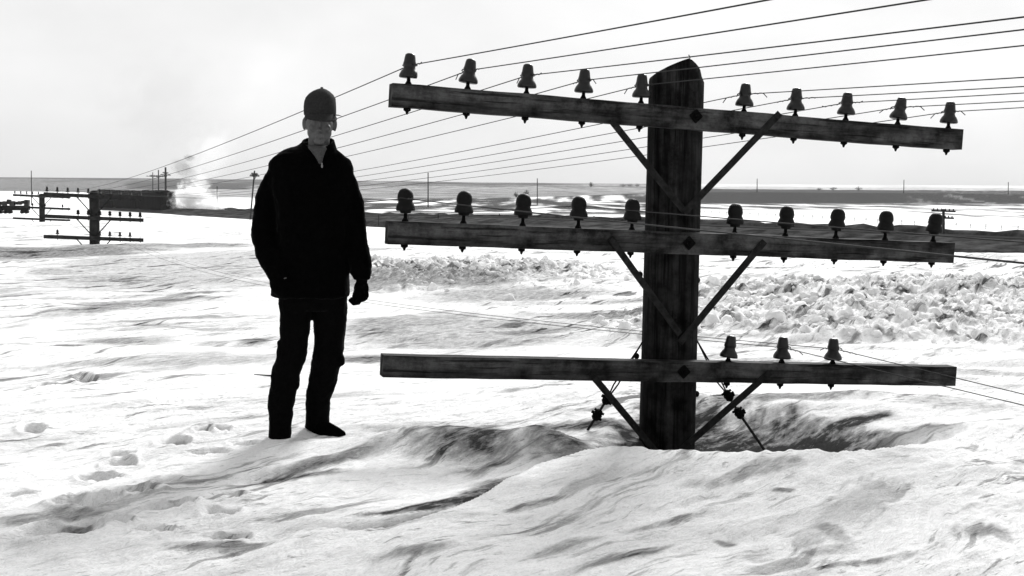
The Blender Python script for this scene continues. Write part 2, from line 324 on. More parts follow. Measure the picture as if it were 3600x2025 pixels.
for rot, scl, lo, hi, amp, sd_ in ((-52, (.55, 4.2, 1), .57, .64, .62, 3.1), (-46, (2.4, 17, 1), .57, .66, .50, 8.7), (-26, (.25, 1.5, 1), .57, .66, .42, 5.5), (-38, (7, 34, 1), .60, .68, .45, 2.2)):
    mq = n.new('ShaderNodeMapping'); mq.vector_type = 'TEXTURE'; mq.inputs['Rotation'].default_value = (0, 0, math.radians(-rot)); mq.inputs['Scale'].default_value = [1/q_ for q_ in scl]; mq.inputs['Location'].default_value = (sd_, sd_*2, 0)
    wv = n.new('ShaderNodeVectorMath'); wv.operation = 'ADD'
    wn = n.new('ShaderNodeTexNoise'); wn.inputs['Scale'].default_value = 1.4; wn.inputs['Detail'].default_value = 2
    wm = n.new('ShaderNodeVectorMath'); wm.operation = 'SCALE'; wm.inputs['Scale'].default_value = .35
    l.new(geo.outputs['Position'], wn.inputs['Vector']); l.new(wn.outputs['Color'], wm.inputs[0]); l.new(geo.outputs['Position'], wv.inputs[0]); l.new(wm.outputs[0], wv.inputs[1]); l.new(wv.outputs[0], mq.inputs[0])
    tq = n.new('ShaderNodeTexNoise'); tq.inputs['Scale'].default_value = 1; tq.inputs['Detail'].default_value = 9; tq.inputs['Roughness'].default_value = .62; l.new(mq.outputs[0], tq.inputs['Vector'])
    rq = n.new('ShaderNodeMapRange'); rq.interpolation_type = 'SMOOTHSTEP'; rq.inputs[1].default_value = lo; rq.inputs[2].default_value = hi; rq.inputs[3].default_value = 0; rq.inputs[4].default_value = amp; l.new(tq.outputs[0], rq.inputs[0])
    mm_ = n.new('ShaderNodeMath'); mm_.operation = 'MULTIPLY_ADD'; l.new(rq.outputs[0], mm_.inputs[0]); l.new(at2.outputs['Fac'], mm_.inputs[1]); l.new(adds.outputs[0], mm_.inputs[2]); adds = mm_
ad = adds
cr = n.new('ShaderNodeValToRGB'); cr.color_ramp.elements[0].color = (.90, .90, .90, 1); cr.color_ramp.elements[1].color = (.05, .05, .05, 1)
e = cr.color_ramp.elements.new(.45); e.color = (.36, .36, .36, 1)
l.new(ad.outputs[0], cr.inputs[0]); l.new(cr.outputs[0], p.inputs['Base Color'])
b1 = n.new('ShaderNodeBump'); b1.inputs['Strength'].default_value = 1; b1.inputs['Distance'].default_value = .04; l.new(t1.outputs[0], b1.inputs['Height'])
b2 = n.new('ShaderNodeBump'); b2.inputs['Strength'].default_value = .6; b2.inputs['Distance'].default_value = .004; l.new(t2.outputs[0], b2.inputs['Height'])
l.new(b1.outputs[0], b2.inputs['Normal']); l.new(b2.outputs[0], p.inputs['Normal'])

M_pole = mat('creosoted_pole_wood', .0065, .85, 1.2, 22, (1, 1, .05), .012, spec=.04, dark=.002)
M_arm = mat('weathered_crossarm_wood', .0135, .85, 1.7, 14, (.10, 1, 1), .006, spec=.06, dark=.006)
M_arm_far = mat('grey_wood_far', .028, .9, .4, 5, spec=.02)
M_iron = mat('galvanised_iron', .015, .8, .5, 30, spec=.05)
M_black_iron = mat('black_iron', .003, .8, .3, 30, spec=.04)
M_glass = mat('smoky_insulator_glass', .005, .4, .3, 10, spec=.22)
M_glass.node_tree.nodes['Principled BSDF'].inputs['Transmission Weight'].default_value = .25
M_rubber = mat('dark_porcelain', .004, .6, .3, 12, spec=.12)
M_wire = mat('dull_wire', .03, .7, spec=.05)
M_cloth = mat('black_wool_jacket', .0014, .95, .5, 90, bump=.002, spec=.0)
M_trou = mat('dark_trousers', .0026, .95, .5, 120, bump=.0015, spec=.0)
M_skin = mat('skin', .07, .6, .15, 40, bump=.0006, spec=.25)
M_capm = mat('dark_cap_cloth', .022, .9, .3, 120, bump=.001, spec=.05)
M_shirt = mat('grey_shirt', .055, .9, .2, 100, spec=.05)
M_hair = mat('dark_hair', .02, .7, .4, 200, bump=.001)
M_glove = mat('black_glove_leather', .002, .85, .4, 60, bump=.001, spec=.0)
M_zip = mat('zip_metal', .16, .5, spec=.3)
M_train = mat('dark_train_paint', .004, .85, .9, 1.2, (1, 1, .5), .03, spec=.03, dark=.001)
M_trainsnow = mat('dusted_roof', .03, .85, .6, 1.0, spec=.05, dark=.01)
M_farpole = mat('far_pole_wood', .03, .9, spec=0)
M_track = mat('ballast', .05, .95, .8, .5, (1, 1, 1), .05, dark=.02, spec=0)
M_rail = mat('rail_steel', .05, .5)
M_twig = mat('bare_twigs', .05, .9, spec=0)
M_clod = mat('snow_clods', .84, .8, .14, 3.5, bump=.01, spec=.2, dark=.62)

def checks(m, sc, st, seed):      # dark drying cracks and worn patches in the wood
    n = m.node_tree.nodes; l = m.node_tree.links; p = n['Principled BSDF']; src = p.inputs['Base Color'].links[0].from_socket
    t = n.new('ShaderNodeTexCoord'); out = src
    for scale, stretch, lo, hi, a, b in ((sc, st, .40, .46, .25, 1), (sc*.22, (1, 1, 1), .38, .62, .35, 2.6)):
        mq = n.new('ShaderNodeMapping'); mq.inputs['Scale'].default_value = stretch; mq.inputs['Location'].default_value = (seed, seed, seed)
        q = n.new('ShaderNodeTexNoise'); q.inputs['Scale'].default_value = scale; q.inputs['Detail'].default_value = 6; q.inputs['Roughness'].default_value = .7
        r = n.new('ShaderNodeMapRange'); r.inputs[1].default_value = lo; r.inputs[2].default_value = hi; r.inputs[3].default_value = a; r.inputs[4].default_value = b
        mu = n.new('ShaderNodeMath'); mu.operation = 'MULTIPLY'
        l.new(t.outputs['Object'], mq.inputs[0]); l.new(mq.outputs[0], q.inputs['Vector']); l.new(q.outputs[0], r.inputs[0]); l.new(r.outputs[0], mu.inputs[1]); l.new(out, mu.inputs[0]); out = mu.outputs[0]
    l.new(out, p.inputs['Base Color'])
for m_ in (M_cloth, M_trou):      # nap of the wool
    p_ = m_.node_tree.nodes['Principled BSDF']; p_.inputs['Sheen Weight'].default_value = .035; p_.inputs['Sheen Roughness'].default_value = .35
checks(M_arm, 26, (.07, 1, 1.6), 3.3); checks(M_pole, 30, (1.5, 1.5, .05), 7.7)

# ------------------------------------------------------------------ ground sheet
def ground():
    th_f = np.linspace(-27, 27, 1150); th = np.radians(np.concatenate([np.linspace(-180, -27.6, 70), th_f, np.linspace(27.6, 180, 70)[:-1]]))
    r = [.4]
    while r[-1] < 3.4: r.append(r[-1]*1.12)
    while r[-1] < 50: r.append(r[-1]*1.0042)
    while r[-1] < 400: r.append(r[-1]*1.009)
    while r[-1] < 3100: r.append(r[-1]*1.02)
    r = np.array(r); nr, nt_ = len(r), len(th)
    R, T = np.meshgrid(r, th, indexing='ij'); X = R*np.sin(T); Y = R*np.cos(T)
    Z, Dt = terrain(X.ravel(), Y.ravel())
    co = np.empty((nr*nt_+1, 3)); co[:-1, 0] = X.ravel(); co[:-1, 1] = Y.ravel(); co[:-1, 2] = Z; co[-1] = (0, 0, Z[:nt_].mean())
    i = np.arange(nr-1)[:, None]*nt_; j = np.arange(nt_)[None, :]; j2 = (j+1) % nt_
    q = np.stack([i+j, i+nt_+j, i+nt_+j2, i+j2], -1).reshape(-1, 4)
    tri = np.stack([np.full(nt_, nr*nt_), np.arange(nt_), (np.arange(nt_)+1) % nt_], -1)
    me = bpy.data.meshes.new('snow_ground'); me.vertices.add(len(co)); me.vertices.foreach_set('co', co.ravel())
    nl = q.size+tri.size; me.loops.add(nl); me.loops.foreach_set('vertex_index', np.concatenate([q.ravel(), tri.ravel()]).astype(np.int32))
    npoly = len(q)+len(tri); me.polygons.add(npoly)
    ls = np.concatenate([np.arange(len(q))*4, q.size+np.arange(len(tri))*3]).astype(np.int32); me.polygons.foreach_set('loop_start', ls)
    me.polygons.foreach_set('use_smooth', np.ones(npoly, bool)); me.update(calc_edges=True); me.validate()
    a = me.attributes.new('dirt_shade', 'FLOAT', 'POINT'); a.data.foreach_set('value', np.append(Dt, 0).astype(np.float32))
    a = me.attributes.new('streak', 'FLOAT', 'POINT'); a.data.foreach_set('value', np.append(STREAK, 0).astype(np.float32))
    me.materials.append(M_snow)
    o = bpy.data.objects.new('snow_ground', me); COL.objects.link(o); tag(o, kind='structure')
ground()

# ------------------------------------------------------------------ railway
TA, TB = Vector((39.2, 97, 0)), Vector((-62.0, 233, 0)); TD = (TB-TA).normalized(); TN = Vector((-TD.y, TD.x, 0))
if TN.y < 0: TN = -TN
def lift(s): return .85*(1-float(sst(60, 140, s)))
def track():
    bm = bmesh.new(); prof = [(-9, -.6), (-6.5, .05), (-3.2, .35), (-1.9, .62), (1.9, .62), (3.2, .44), (7, -.6)]
    prev = None; S = np.arange(-60, 222, 2.5)
    for s in S:
        c = TA+TD*s; z = hz(c.x, c.y); z = max(min(z, CZ-4.8), CZ-6.2)-1.6*float(sst(196, 216, s))
        row = [bm.verts.new(c+TN*(o+random.uniform(-.2, .2))+Vector((0, 0, z+h+(lift(s) if h > 0 else 0)+random.uniform(-.04, .04)))) for o, h in prof]
        if prev:
            for k in range(len(prof)-1): bm.faces.new((prev[k], prev[k+1], row[k+1], row[k]))
        prev = row
    tag(mesh_obj('railway_embankment', bm, M_track), kind='structure')
    for side in (-.72, .72):
        bm = bmesh.new(); pts = []
        for s in S:
            c = TA+TD*s; z = max(min(hz(c.x, c.y), CZ-4.8), CZ-6.2); pts.append(c+TN*side+Vector((0, 0, z+.72+lift(s)-1.6*float(sst(196, 216, s)))))
        tube(bm, pts, (.06), 4)
        tag(mesh_obj('rail', bm, M_rail), kind='structure')
track()
def bank():
    bm = bmesh.new(); prev = None      # ploughed bank of dirty snow beyond the rails
    for s in np.arange(-60, 200, 2.0):
        c = TA+TD*s; z = max(min(hz(c.x, c.y), CZ-4.8), CZ-6.2)
        row = [bm.verts.new(c+TN*(o+random.uniform(-.3, .3))+Vector((0, 0, z+h*(1+random.uniform(-.25, .25))+(lift(s)*1.25 if h > 0 else 0)))) for o, h in ((6.5, -.4), (7.6, .5), (8.8, .75), (10, .5), (11.4, -.4))]
        if prev:
            for k in range(4): bm.faces.new((prev[k], prev[k+1], row[k+1], row[k]))
        prev = row
    tag(mesh_obj('trackside_bank', bm, M_track, smooth=True), kind='structure')
bank()

# ------------------------------------------------------------------ utility poles
# insulator profiles in metres
PROF_G = [(.014, 0), (.046, .001), (.050, .006), (.048, .018), (.040, .034), (.033, .042), (.030, .050), (.029, .056), (.033, .062), (.033, .072), (.030, .082), (.027, .104), (.024, .116), (.015, .122), (.001, .1225)]
PROF_R = [(.012, 0), (.026, .001), (.029, .010), (.031, .016), (.046, .014), (.049, .020), (.047, .034), (.041, .050), (.037, .056), (.0365, .062), (.040, .068), (.041, .082), (.038, .100), (.030, .115), (.018, .124), (.001, .127)]
def make_insulator_mesh(prof, broken=False):
    bm = bmesh.new(); lathe(bm, prof, (0, 0, 0), 22)
    if broken:
        for v in bm.verts:
            if v.co.z < .03 and v.co.x > .01: v.co.z += .012*abs(math.sin(v.co.y*160)); v.co.x *= .86
    me_o = mesh_obj('insulator', bm, M_glass, smooth=True); me = me_o.data; bpy.data.objects.remove(me_o); return me
ME_G = make_insulator_mesh(PROF_G); ME_GB = make_insulator_mesh(PROF_G, True)
ME_R = make_insulator_mesh(PROF_R); ME_R.materials[0] = M_rubber
def pin_mesh(h_arm):
    bm = bmesh.new()          # point, nut under the arm, shank through it, flange and spindle
    lathe(bm, [(.004, -h_arm-.030), (.009, -h_arm-.016), (.019, -h_arm-.010), (.019, -h_arm+.003), (.007, -h_arm+.006), (.007, -.006), (.020, -.004), (.017, .006), (.010, .018), (.008, .05), (.008, .075)], (0, 0, 0), 8)
    o = mesh_obj('insulator_pin', bm, M_black_iron); me = o.data; bpy.data.objects.remove(o); return me
ME_PIN = pin_mesh(.118)
def add_mesh(name, me, loc, parent, scale=1, rotz=0, tilt=0):
    o = bpy.data.objects.new(name, me); COL.objects.link(o); o.parent = parent; o.location = loc
    o.scale = (scale,)*3; o.rotation_euler = (0, tilt, rotz)
    return o
def round_pole(bm, base, top, r0, r1, peak=None, n=26, segs=30):
    base = Vector(base); top = Vector(top); rings = []
    ph = [random.uniform(0, 6.28) for _ in range(6)]
    for i in range(segs+1):
        t = i/segs; c = base.lerp(top, t); r = r0+(r1-r0)*t; ring = []
        for k in range(n):
            a = 2*math.pi*k/n
            rr = r*(1+.014*math.sin(5*a+ph[0]+t*1.5)+.010*math.sin(11*a+ph[1])+.006*math.sin(17*a+ph[2]+t*9))
            v = c+Vector((rr*math.cos(a), rr*math.sin(a), 0))
            if peak and i == segs:
                lx = math.cos(a); px = peak[1]
                f = (lx+1)/(px+1) if lx < px else (1-lx)/(1-px)
                f = max(0, min(1, f))**.62
                v.z += peak[0]*f - (.02 if lx > .85 else 0)
            ring.append(bm.verts.new(v))
        rings.append(ring)
    for a_, b_ in zip(rings, rings[1:]):
        for k in range(n): bm.faces.new((a_[k], a_[(k+1) % n], b_[(k+1) % n], b_[k]))
    # top: join opposite verts as strips (ridge runs along the view)
    tr = rings[-1]
    for k in range(n//2-1):
        a0, a1 = tr[(k) % n], tr[(k+1) % n]; b0, b1 = tr[(-k) % n], tr[(-k-1) % n]
        if k == 0: bm.faces.new((a0, a1, b1))
        else: bm.faces.new((a0, a1, b1, b0))
    bm.faces.new((tr[n//2-1], tr[n//2], tr[(-n//2+1) % n]))
    bm.faces.new(rings[0][::-1])

YL, YR = 6.35, 7.27                     # depth of the arms' left and right ends
def ylerp(px, pl, pr, y0=YL, y1=YR):    # depth of the arm line at pixel column px (perspective correct)
    a = (px-1800)/FPX; XL, XR = (pl-1800)/FPX*y0, (pr-1800)/FPX*y1
    t = (a*y0-XL)/((XR-XL)-a*(y1-y0)); return y0+t*(y1-y0)
P1o = empty('utility_pole', (P1[0], P1[1], 0))
tag(P1o, 'large dark utility pole with three crossarms buried in the drift right of the man', 'utility pole', 'utility poles buried in snow')
ptop = Q(2377, 285, 6.97); pbot = Q(2343, 1600, 6.97); pbot = ptop+(pbot-ptop)*1.35
bm = bmesh.new(); round_pole(bm, rel(P1o, pbot), rel(P1o, ptop), .157, .149, (.112, .36), 40, 60)
shaft = mesh_obj('pole_shaft', bm, M_pole, P1o, smooth=False)
for pl_ in shaft.data.polygons: pl_.use_smooth = pl_.index < 40*60
bm = bmesh.new(); a_ = Q(2418, 222, 6.93); tube(bm, [rel(P1o, a_), rel(P1o, a_+Vector((.012, 0, .03))), rel(P1o, a_+Vector((.004, 0, .045)))], .003, 6); mesh_obj('top_nail', bm, M_iron, P1o)
for (bx, by) in ((2250, 965), (2452, 985), (2449, 1385), (2238, 1252)):
    bm = bmesh.new(); c = Q(bx, by, 6.97); ell(bm, rel(P1o, c), (.016, .02, .018), seg=8); mesh_obj('knot', bm, M_pole, P1o)

TOPINS = [(1434, 1), (1641, 0), (1847, 0), (2046, 0), (2248, 0), (2609, 0), (2789, 0), (2966, 0), (3149, 0), (3327, 0)]
MIDINS = [1423, 1628, 1837, 2033, 2222, 2585, 2764, 2942, 3116, 3286]
LOWINS = [2571, 2761, 2942]
ARMS = [((1373, 293, 375), (3368, 458, 527)), ((1360, 775, 858), (3338, 852, 925)), ((1342, 1245, 1324), (3345, 1285, 1356))]
BR = [((2150, 424), (2405, 742), (2742, 398), (2405, 748)), ((2146, 838), (2390, 1175), (2688, 848), (2390, 1205)), ((2076, 1312), (2345, 1635), (2708, 1308), (2345, 1625))]
WPT = {}
DY = -.205                              # arms hang on the camera side of the pole
yp_arm = ylerp(2380, 1373, 3368)
arms = []
for ai, (le, re) in enumerate(ARMS):
    a = Q(le[0], (le[1]+le[2])/2, YL); b = Q(re[0], (re[1]+re[2])/2, YR)
    ht = (le[2]-le[1])/FPX*YL*.985
    bm = bmesh.new(); d = (b-a).normalized(); L_ = (b-a).length
    beam(bm, Vector((0, 0, 0)), Vector((L_, 0, 0)), .092, ht, segs=24, wob=.0022)
    arm = mesh_obj('crossarm', bm, M_arm, P1o, bevel=.009)
    s = d.cross(Vector((0, 0, 1))).normalized(); u = s.cross(d).normalized()
    Mx = Matrix((d, -s, u)).transposed().to_4x4(); Mx.translation = rel(P1o, a); arm.matrix_local = Mx
    arms.append(arm); inv = Mx.inverted()
    lab = ['top crossarm, pale grey in the middle and carrying ten glass insulators', 'middle crossarm with streaky grain carrying ten domed insulators', 'lowest crossarm, with only three insulators on its right half'][ai]
    arm['label'] = lab
    def loc(p): return inv @ rel(P1o, p)
    if ai == 0: lst = [(x, ME_GB if k == 0 else ME_G, .033) for k, (x, _) in enumerate(TOPINS)]
    elif ai == 1: lst = [(x, ME_R, .040) for x in MIDINS]
    else: lst = [(x, ME_G, .022) for x in LOWINS]
    for k, (x, me, hpin) in enumerate(lst):
        y = ylerp(x, le[0], re[0]); t = ((Q(x, 600, y)-a).x)/((b-a).x); base = a.lerp(b, t)
        lp = loc(base); lp.z = ht/2
        add_mesh('insulator_pin', ME_PIN, lp, arm)
        lp2 = lp.copy(); lp2.z += hpin
        add_mesh('insulator', me, lp2, arm, 1.0, 0, random.gauss(.01, .045))
        groove = .066 if me is not ME_R else .075
        WPT[(ai, k)] = base+u*(ht/2+hpin+groove)
    # centre bolt: square washer turned on its point
    cb = [(2432, 410), (2408, 853), (2390, 1302)][ai]; y = ylerp(cb[0], le[0], re[0])
    cpos = loc(Q(cb[0], cb[1], y)); cpos.y = -.046-.008
    bm = bmesh.new(); box(bm, cpos, (.056, .010, .056), Matrix.Rotation(math.radians(45), 3, 'Y')); lathe_c = cpos+Vector((0, -.012, 0)); box(bm, lathe_c, (.028, .018, .028)); box(bm, lathe_c+Vector((0, -.012, 0)), (.016, .02, .016))
    o = mesh_obj('bolt_washer', bm, M_black_iron, arm, bevel=.003)
    l0, l1, r0_, r1_ = BR[ai]
    for q0, q1, off in ((l0, l1, .0), (r0_, r1_, .010)):
        ya = ylerp(q0[0], le[0], re[0])-.058-off; yb = 6.97-.160-off
        A_ = Q(q0[0], q0[1], ya); B_ = Q(q1[0], q1[1], yb)
        bm = bmesh.new(); beam(bm, rel(P1o, A_), rel(P1o, B_), .007, .036, updir=Vector((0, 0, 1)), segs=6, wob=.0006)
        dd = (B_-A_).normalized(); box(bm, rel(P1o, A_+dd*.02+Vector((0, -.008, 0))), (.026, .014, .026), Matrix.Rotation(.6, 3, 'Y'))
        mesh_obj('brace', bm, M_iron, P1o)

# the buried poles farther along the line
def far_line_pole(px, ytop, ybase, y, wd, armys, half, ins, label, group, sag=(.045, .045, .045), azs=0.28):
    base = Q(px, ybase, y); root = empty('utility_pole', (base.x, base.y, hz(base.x, base.y)-.1)); tag(root, label, 'utility pole', group)
    top = Q(px, ytop, y); r = wd/2/FPX*y
    bm = bmesh.new(); round_pole(bm, rel(root, base-Vector((0, 0, 1.2))), rel(root, top-Vector((0, 0, r*.7))), r*1.05, r, (r*.7, .2), 16, 6); mesh_obj('pole_shaft', bm, M_arm_far, root, smooth=True)
    out = []
    for k, ay in enumerate(armys):
        dl = half; c = Q(px, ay, y-r-.06)
        d = Vector((math.cos(azs), math.sin(azs), -sag[k])).normalized(); hl = 1.53
        a, b = c-d*hl, c+d*hl
        bm = bmesh.new(); beam(bm, rel(root, a), rel(root, b), .095, .115, segs=4, wob=.002); arm = mesh_obj('crossarm', bm, M_arm_far, root, bevel=.006)
        pts = []
        for i in range(10):
            f = [.035, .137, .239, .341, .443, .557, .659, .761, .863, .965][i]
            p = a.lerp(b, f)+Vector((0, 0, .0575)); pts.append(p+Vector((0, 0, .09)))
            if i in ins[k]:
                o = bpy.data.objects.new('insulator', ME_R if k == 1 else ME_G); COL.objects.link(o); o.parent = arm; o.location = rel(root, p+Vector((0, 0, .035))); o.scale = (1.15, 1.15, 1.25)
            if i in ins[k] or i == 9:
                o = bpy.data.objects.new('insulator_pin', ME_PIN); COL.objects.link(o); o.parent = arm; o.location = rel(root, p)
        for sx in (-1, 1):
            A_ = c+d*(sx*.55)+Vector((0, -.06, 0)); B_ = c+Vector((sx*.02, -.02, -.62))
            bm = bmesh.new(); beam(bm, rel(root, A_), rel(root, B_), .008, .035); mesh_obj('brace', bm, M_iron, root)
        out.append(pts)
    return out
W2 = far_line_pole(331, 668, 852, 41, 34, (690, 767, 838), 178, ((0, 1, 2, 3, 4, 5, 6, 7, 8, 9), (3, 4, 5, 6, 7, 8, 9), (1, 5, 6, 7, 8)), 'buried grey utility pole with three crossarms, standing in front of the passing train', 'utility poles buried in snow')
W3 = far_line_pole(147, 680, 786, 72, 19, (690, 731, 771), 95, ((0, 1, 2, 3, 4, 5, 6, 7, 8, 9), (0, 3, 5, 8), ()), 'farthest and shortest buried utility pole, near the left edge of the picture', 'utility poles buried in snow')

# ------------------------------------------------------------------ wires
off12 = Vector(((331-1800)/FPX*41-P1[0], 41-P1[1], 0))
def wire(A, B, E, S, exitpx, label, group, kink=None, r=.0027, S2=None):
    pts = []
    S2 = S if S2 is None else S2
    C0 = A-off12
    best = None
    for i in range(1, 4000):      # parameter where the wire leaves the frame
        t = i/4000*.3; p = A.lerp(C0, t)
        if (p-CAM).dot(F) < .3: break
        x = proj(p)[0]
        if x >= exitpx[0]: best = t; break
    t = best or .1; p = A.lerp(C0, t); target = Q(exitpx[0], exitpx[1], p.y).z
    dz = (target-A.z+4*S2*t*(1-t))/t
    C_ = C0+Vector((0, 0, dz))
    for i in range(48, 0, -1):
        t = (i/48)**1.6*.55; q = A.lerp(C_, t); q.z -= 4*S2*t*(1-t); pts.append(q)
    nA = len(pts)
    for i in range(0, 41):
        t = i/40; q = A.lerp(B, t); q.z -= 4*S*t*(1-t); pts.append(q)
    for i in range(1, 9):
        t = i/8; q = B.lerp(E, t); q.z -= 4*S*t*(1-t); pts.append(q)
    root = empty('overhead_wire', tuple(A)); tag(root, label, 'wire', group)
    bm = bmesh.new(); tube(bm, [q-A for q in pts], r, 6); mesh_obj('strand', bm, M_wire, root, smooth=True)
    # tie wire round the neck with loose ends
    bm = bmesh.new(); dir0 = (pts[nA-3]-A).normalized(); dir1 = (pts[nA+1]-A).normalized()
    ring = [Vector((.036*math.cos(k/12*6.283), .036*math.sin(k/12*6.283), .004*math.sin(k))) for k in range(13)]
    tube(bm, ring, .003, 5)
    for dv in (dir0, dir1):
        L2 = random.uniform(.05, .16); sp = [dv*(.036+L2*k/8)+Vector((0, .003*math.cos(k*2.2), .003*math.sin(k*2.2))) for k in range(9)]
        if random.random() < .6: sp.append(sp[-1]+dv*.03+Vector((0, 0, random.choice((-.02, -.012, .008)))))
        tube(bm, sp, .0026, 5)
    mesh_obj('tie_wire', bm, M_wire, root)
    return root
EX = [(2700, 0), (3255, 0), (3600, 60), (3600, 104), (3600, 160), (3600, 272), (3600, 304), (3600, 327), (3600, 355), (3600, 378)]
ordn = ['first', 'second', 'third', 'fourth', 'fifth']
for k in range(10):
    side = 'left end' if k < 5 else 'right of the pole'
    lab = ('thin overhead wire tied to the %s insulator from the left on the top crossarm' % ordn[k]) if k < 5 else ('thin overhead wire tied to the %s insulator right of the pole on the top crossarm' % ordn[k-5])
    S = .26 if k < 5 else .30
    wire(WPT[(0, k)]+Vector((0, .03, 0)), W2[0][k], W3[0][k], S, EX[k], lab, 'overhead wires of the top crossarm')
wire(WPT[(1, 0)]+Vector((0, -.045, 0)), W2[1][0+5], W3[1][5], .10, (3600, 925), 'dark wire from the left end insulator of the middle crossarm, drooping across its front', 'wires of the middle crossarm', r=.0026, S2=.26)
wire(WPT[(1, 3)]+Vector((0, .045, 0)), W2[1][8], W3[1][8], .12, (3600, 852), 'dark wire from the fourth insulator of the middle crossarm, passing behind the pole', 'wires of the middle crossarm', r=.0026, S2=.26)
wire(WPT[(2, 1)]+Vector((0, -.04, 0)), W2[2][6], W3[1][6], .42, (3600, 1425), 'thin wire at the middle one of three insulators on the lowest crossarm', 'wires of the lowest crossarm', r=.0024, S2=.26)
wire(WPT[(2, 2)]+Vector((0, -.04, 0)), W2[2][7], W3[1][7], .42, (3600, 1386), 'thin wire at the rightmost of three insulators on the lowest crossarm', 'wires of the lowest crossarm', r=.0024, S2=.26)

# ------------------------------------------------------------------ guy wires
def guy(side, label):
    if side < 0: P = [(2330, 1080, 7.05), (2245, 1225, 6.93), (2165, 1352, 6.90), (2135, 1402, 6.88), (2100, 1458, 6.86), (2045, 1545, 6.84)]
    else: P = [(2370, 1050, 7.05), (2452, 1200, 7.02), (2530, 1345, 7.0), (2560, 1390, 6.98), (2598, 1452, 6.93), (2715, 1622, 6.70)]
    p = [Q(*a) for a in P]; end = p[-1]+(p[-1]-p[-2])*.35
    root = empty('guy_wire', tuple(p[3])); tag(root, label, 'guy wire', 'guy wires at the pole foot'); R_ = lambda v: v-p[3]
    for k, o in enumerate((-.012, .012)):
        bm = bmesh.new(); tube(bm, [R_(p[0]+Vector((0, 0, 0))), R_(p[1]), R_(p[2]+Vector((o, 0, 0))), R_(p[3])], .0045, 6); mesh_obj('strand', bm, M_iron, root)
    bm = bmesh.new(); tube(bm, [R_(p[3]), R_(p[4]), R_(p[5]), R_(end)], .0075, 8); mesh_obj('anchor_rod', bm, M_iron, root)
    for a0, sgn in ((p[3], 1), (p[4], -1)):
        d = (p[4]-p[3]).normalized(); nrm = Vector((d.z, 0, -d.x)).normalized()
        bm = bmesh.new(); tube(bm, [R_(a0-d*.032), R_(a0-d*.022), R_(a0+d*.022), R_(a0+d*.034)], [.012, .023, .024, .012], 10)
        tube(bm, [R_(a0-nrm*.036*side), R_(a0+nrm*.026*side)], .009, 8); tube(bm, [R_(a0-d*.02-nrm*.03), R_(a0-d*.02+nrm*.03)], .007, 8); tube(bm, [R_(a0+d*.012-nrm*.034), R_(a0+d*.02+nrm*.02)], .008, 8)
        mesh_obj('clamp', bm, M_black_iron, root)
guy(-1, 'guy wire with bolted clamps slanting down left of the pole into the snow')
guy(1, 'guy wire with bolted clamps slanting down right of the pole into the dark hollow')

# ------------------------------------------------------------------ the man
YM = 6.62; K = FPX/YM/math.cos(PITCH)*.985
def Mm(px, py, dy=0): return Q(px, py, YM+dy)
def S_(px): return px/FPX*YM
feet = Mm(1050, 1540); PO = empty('person_anchor', tuple(feet)); bpy.data.objects.remove(PO)
# head frame
HO = Mm(1124, 428, 0); HR = Matrix.Rotation(math.radians(9), 3, 'Z') @ Matrix.Rotation(math.radians(2), 3, 'Y') @ Matrix.Rotation(math.radians(4), 3, 'X')
def H(x, y, z): return HO+HR @ Vector((x, y, z))
def head(bm):
    e = lambda c, r, rot=None: ell(bm, H(*c), r, (HR @ rot) if rot else HR, 24)
    e((0, .022, .045), (.076, .096, .092)); e((0, -.005, -.015), (.069, .078, .075)); e((0, -.022, -.068), (.053, .055, .046)); e((0, -.058, -.102), (.026, .026, .018))
    e((-.043, -.02, -.055), (.020, .036, .030)); e((.043, -.02, -.055), (.020, .036, .030)); e((0, -.02, -.035), (.064, .062, .05))
    for s in (-1, 1):
        e((s*.028, -.083, .020), (.024, .012, .009)); e((s*.038, -.066, -.030), (.021, .018, .019)); e((s*.030, -.077, .0), (.014, .009, .010))
        e((s*.0105, -.097, -.047), (.008, .009, .007))
        e((s*.080, .018, -.012), (.010, .017, .031), Matrix.Rotation(s*.25, 3, 'Z')); e((s*.079, .008, -.036), (.007, .009, .012))
    e((0, -.088, -.012), (.0085, .012, .030), Matrix.Rotation(.25, 3, 'X')); e((0, -.104, -.041), (.0115, .011, .010))
    e((0, -.080, -.066), (.025, .010, .0055)); e((0, -.080, -.077), (.021, .011, .0065)); e((0, -.072, -.058), (.020, .012, .010))
bm = bmesh.new(); head(bm)
neck0 = Mm(1118, 560, .03); tube(bm, [H(0, .02, -.06), Mm(1120, 520, .02), neck0], [.055, .056, .075], 20)
LEG_L = [(1040, 1010, .0, 62), (1038, 1100, .0, 56), (1034, 1200, -.015, 51), (1022, 1260, -.02, 52), (1003, 1320, -.005, 48), (990, 1400, .0, 47), (984, 1480, .0, 42), (984, 1562, .0, 37)]
LEG_R = [(1158, 1010, .03, 64), (1161, 1100, .05, 61), (1158, 1200, .06, 55), (1151, 1260, .07, 53), (1138, 1320, .11, 52), (1120, 1395, .15, 45), (1115, 1450, .17, 43), (1114, 1506, .18, 45)]
ARM_R = [(1186, 590, .03, 42), (1216, 650, .03, 44), (1236, 730, .03, 46), (1253, 830, .02, 40), (1265, 915, -.01, 40), (1271, 968, -.03, 33), (1272, 985, -.03, 30)]
ARM_L = [(992, 590, .03, 44), (960, 650, .03, 47), (938, 735, .02, 47), (929, 820, .0, 44), (942, 890, -.04, 43), (968, 948, -.10, 38), (995, 990, -.13, 32)]
for leg in (LEG_L, LEG_R): tube(bm, [Mm(a, b, c) for a, b, c, r in leg], [S_(r)*.72 for *_, r in leg], 14)
for arm_ in (ARM_R, ARM_L): tube(bm, [Mm(a, b, c) for a, b, c, r in arm_], [S_(r)*.66 for *_, r in arm_], 14)
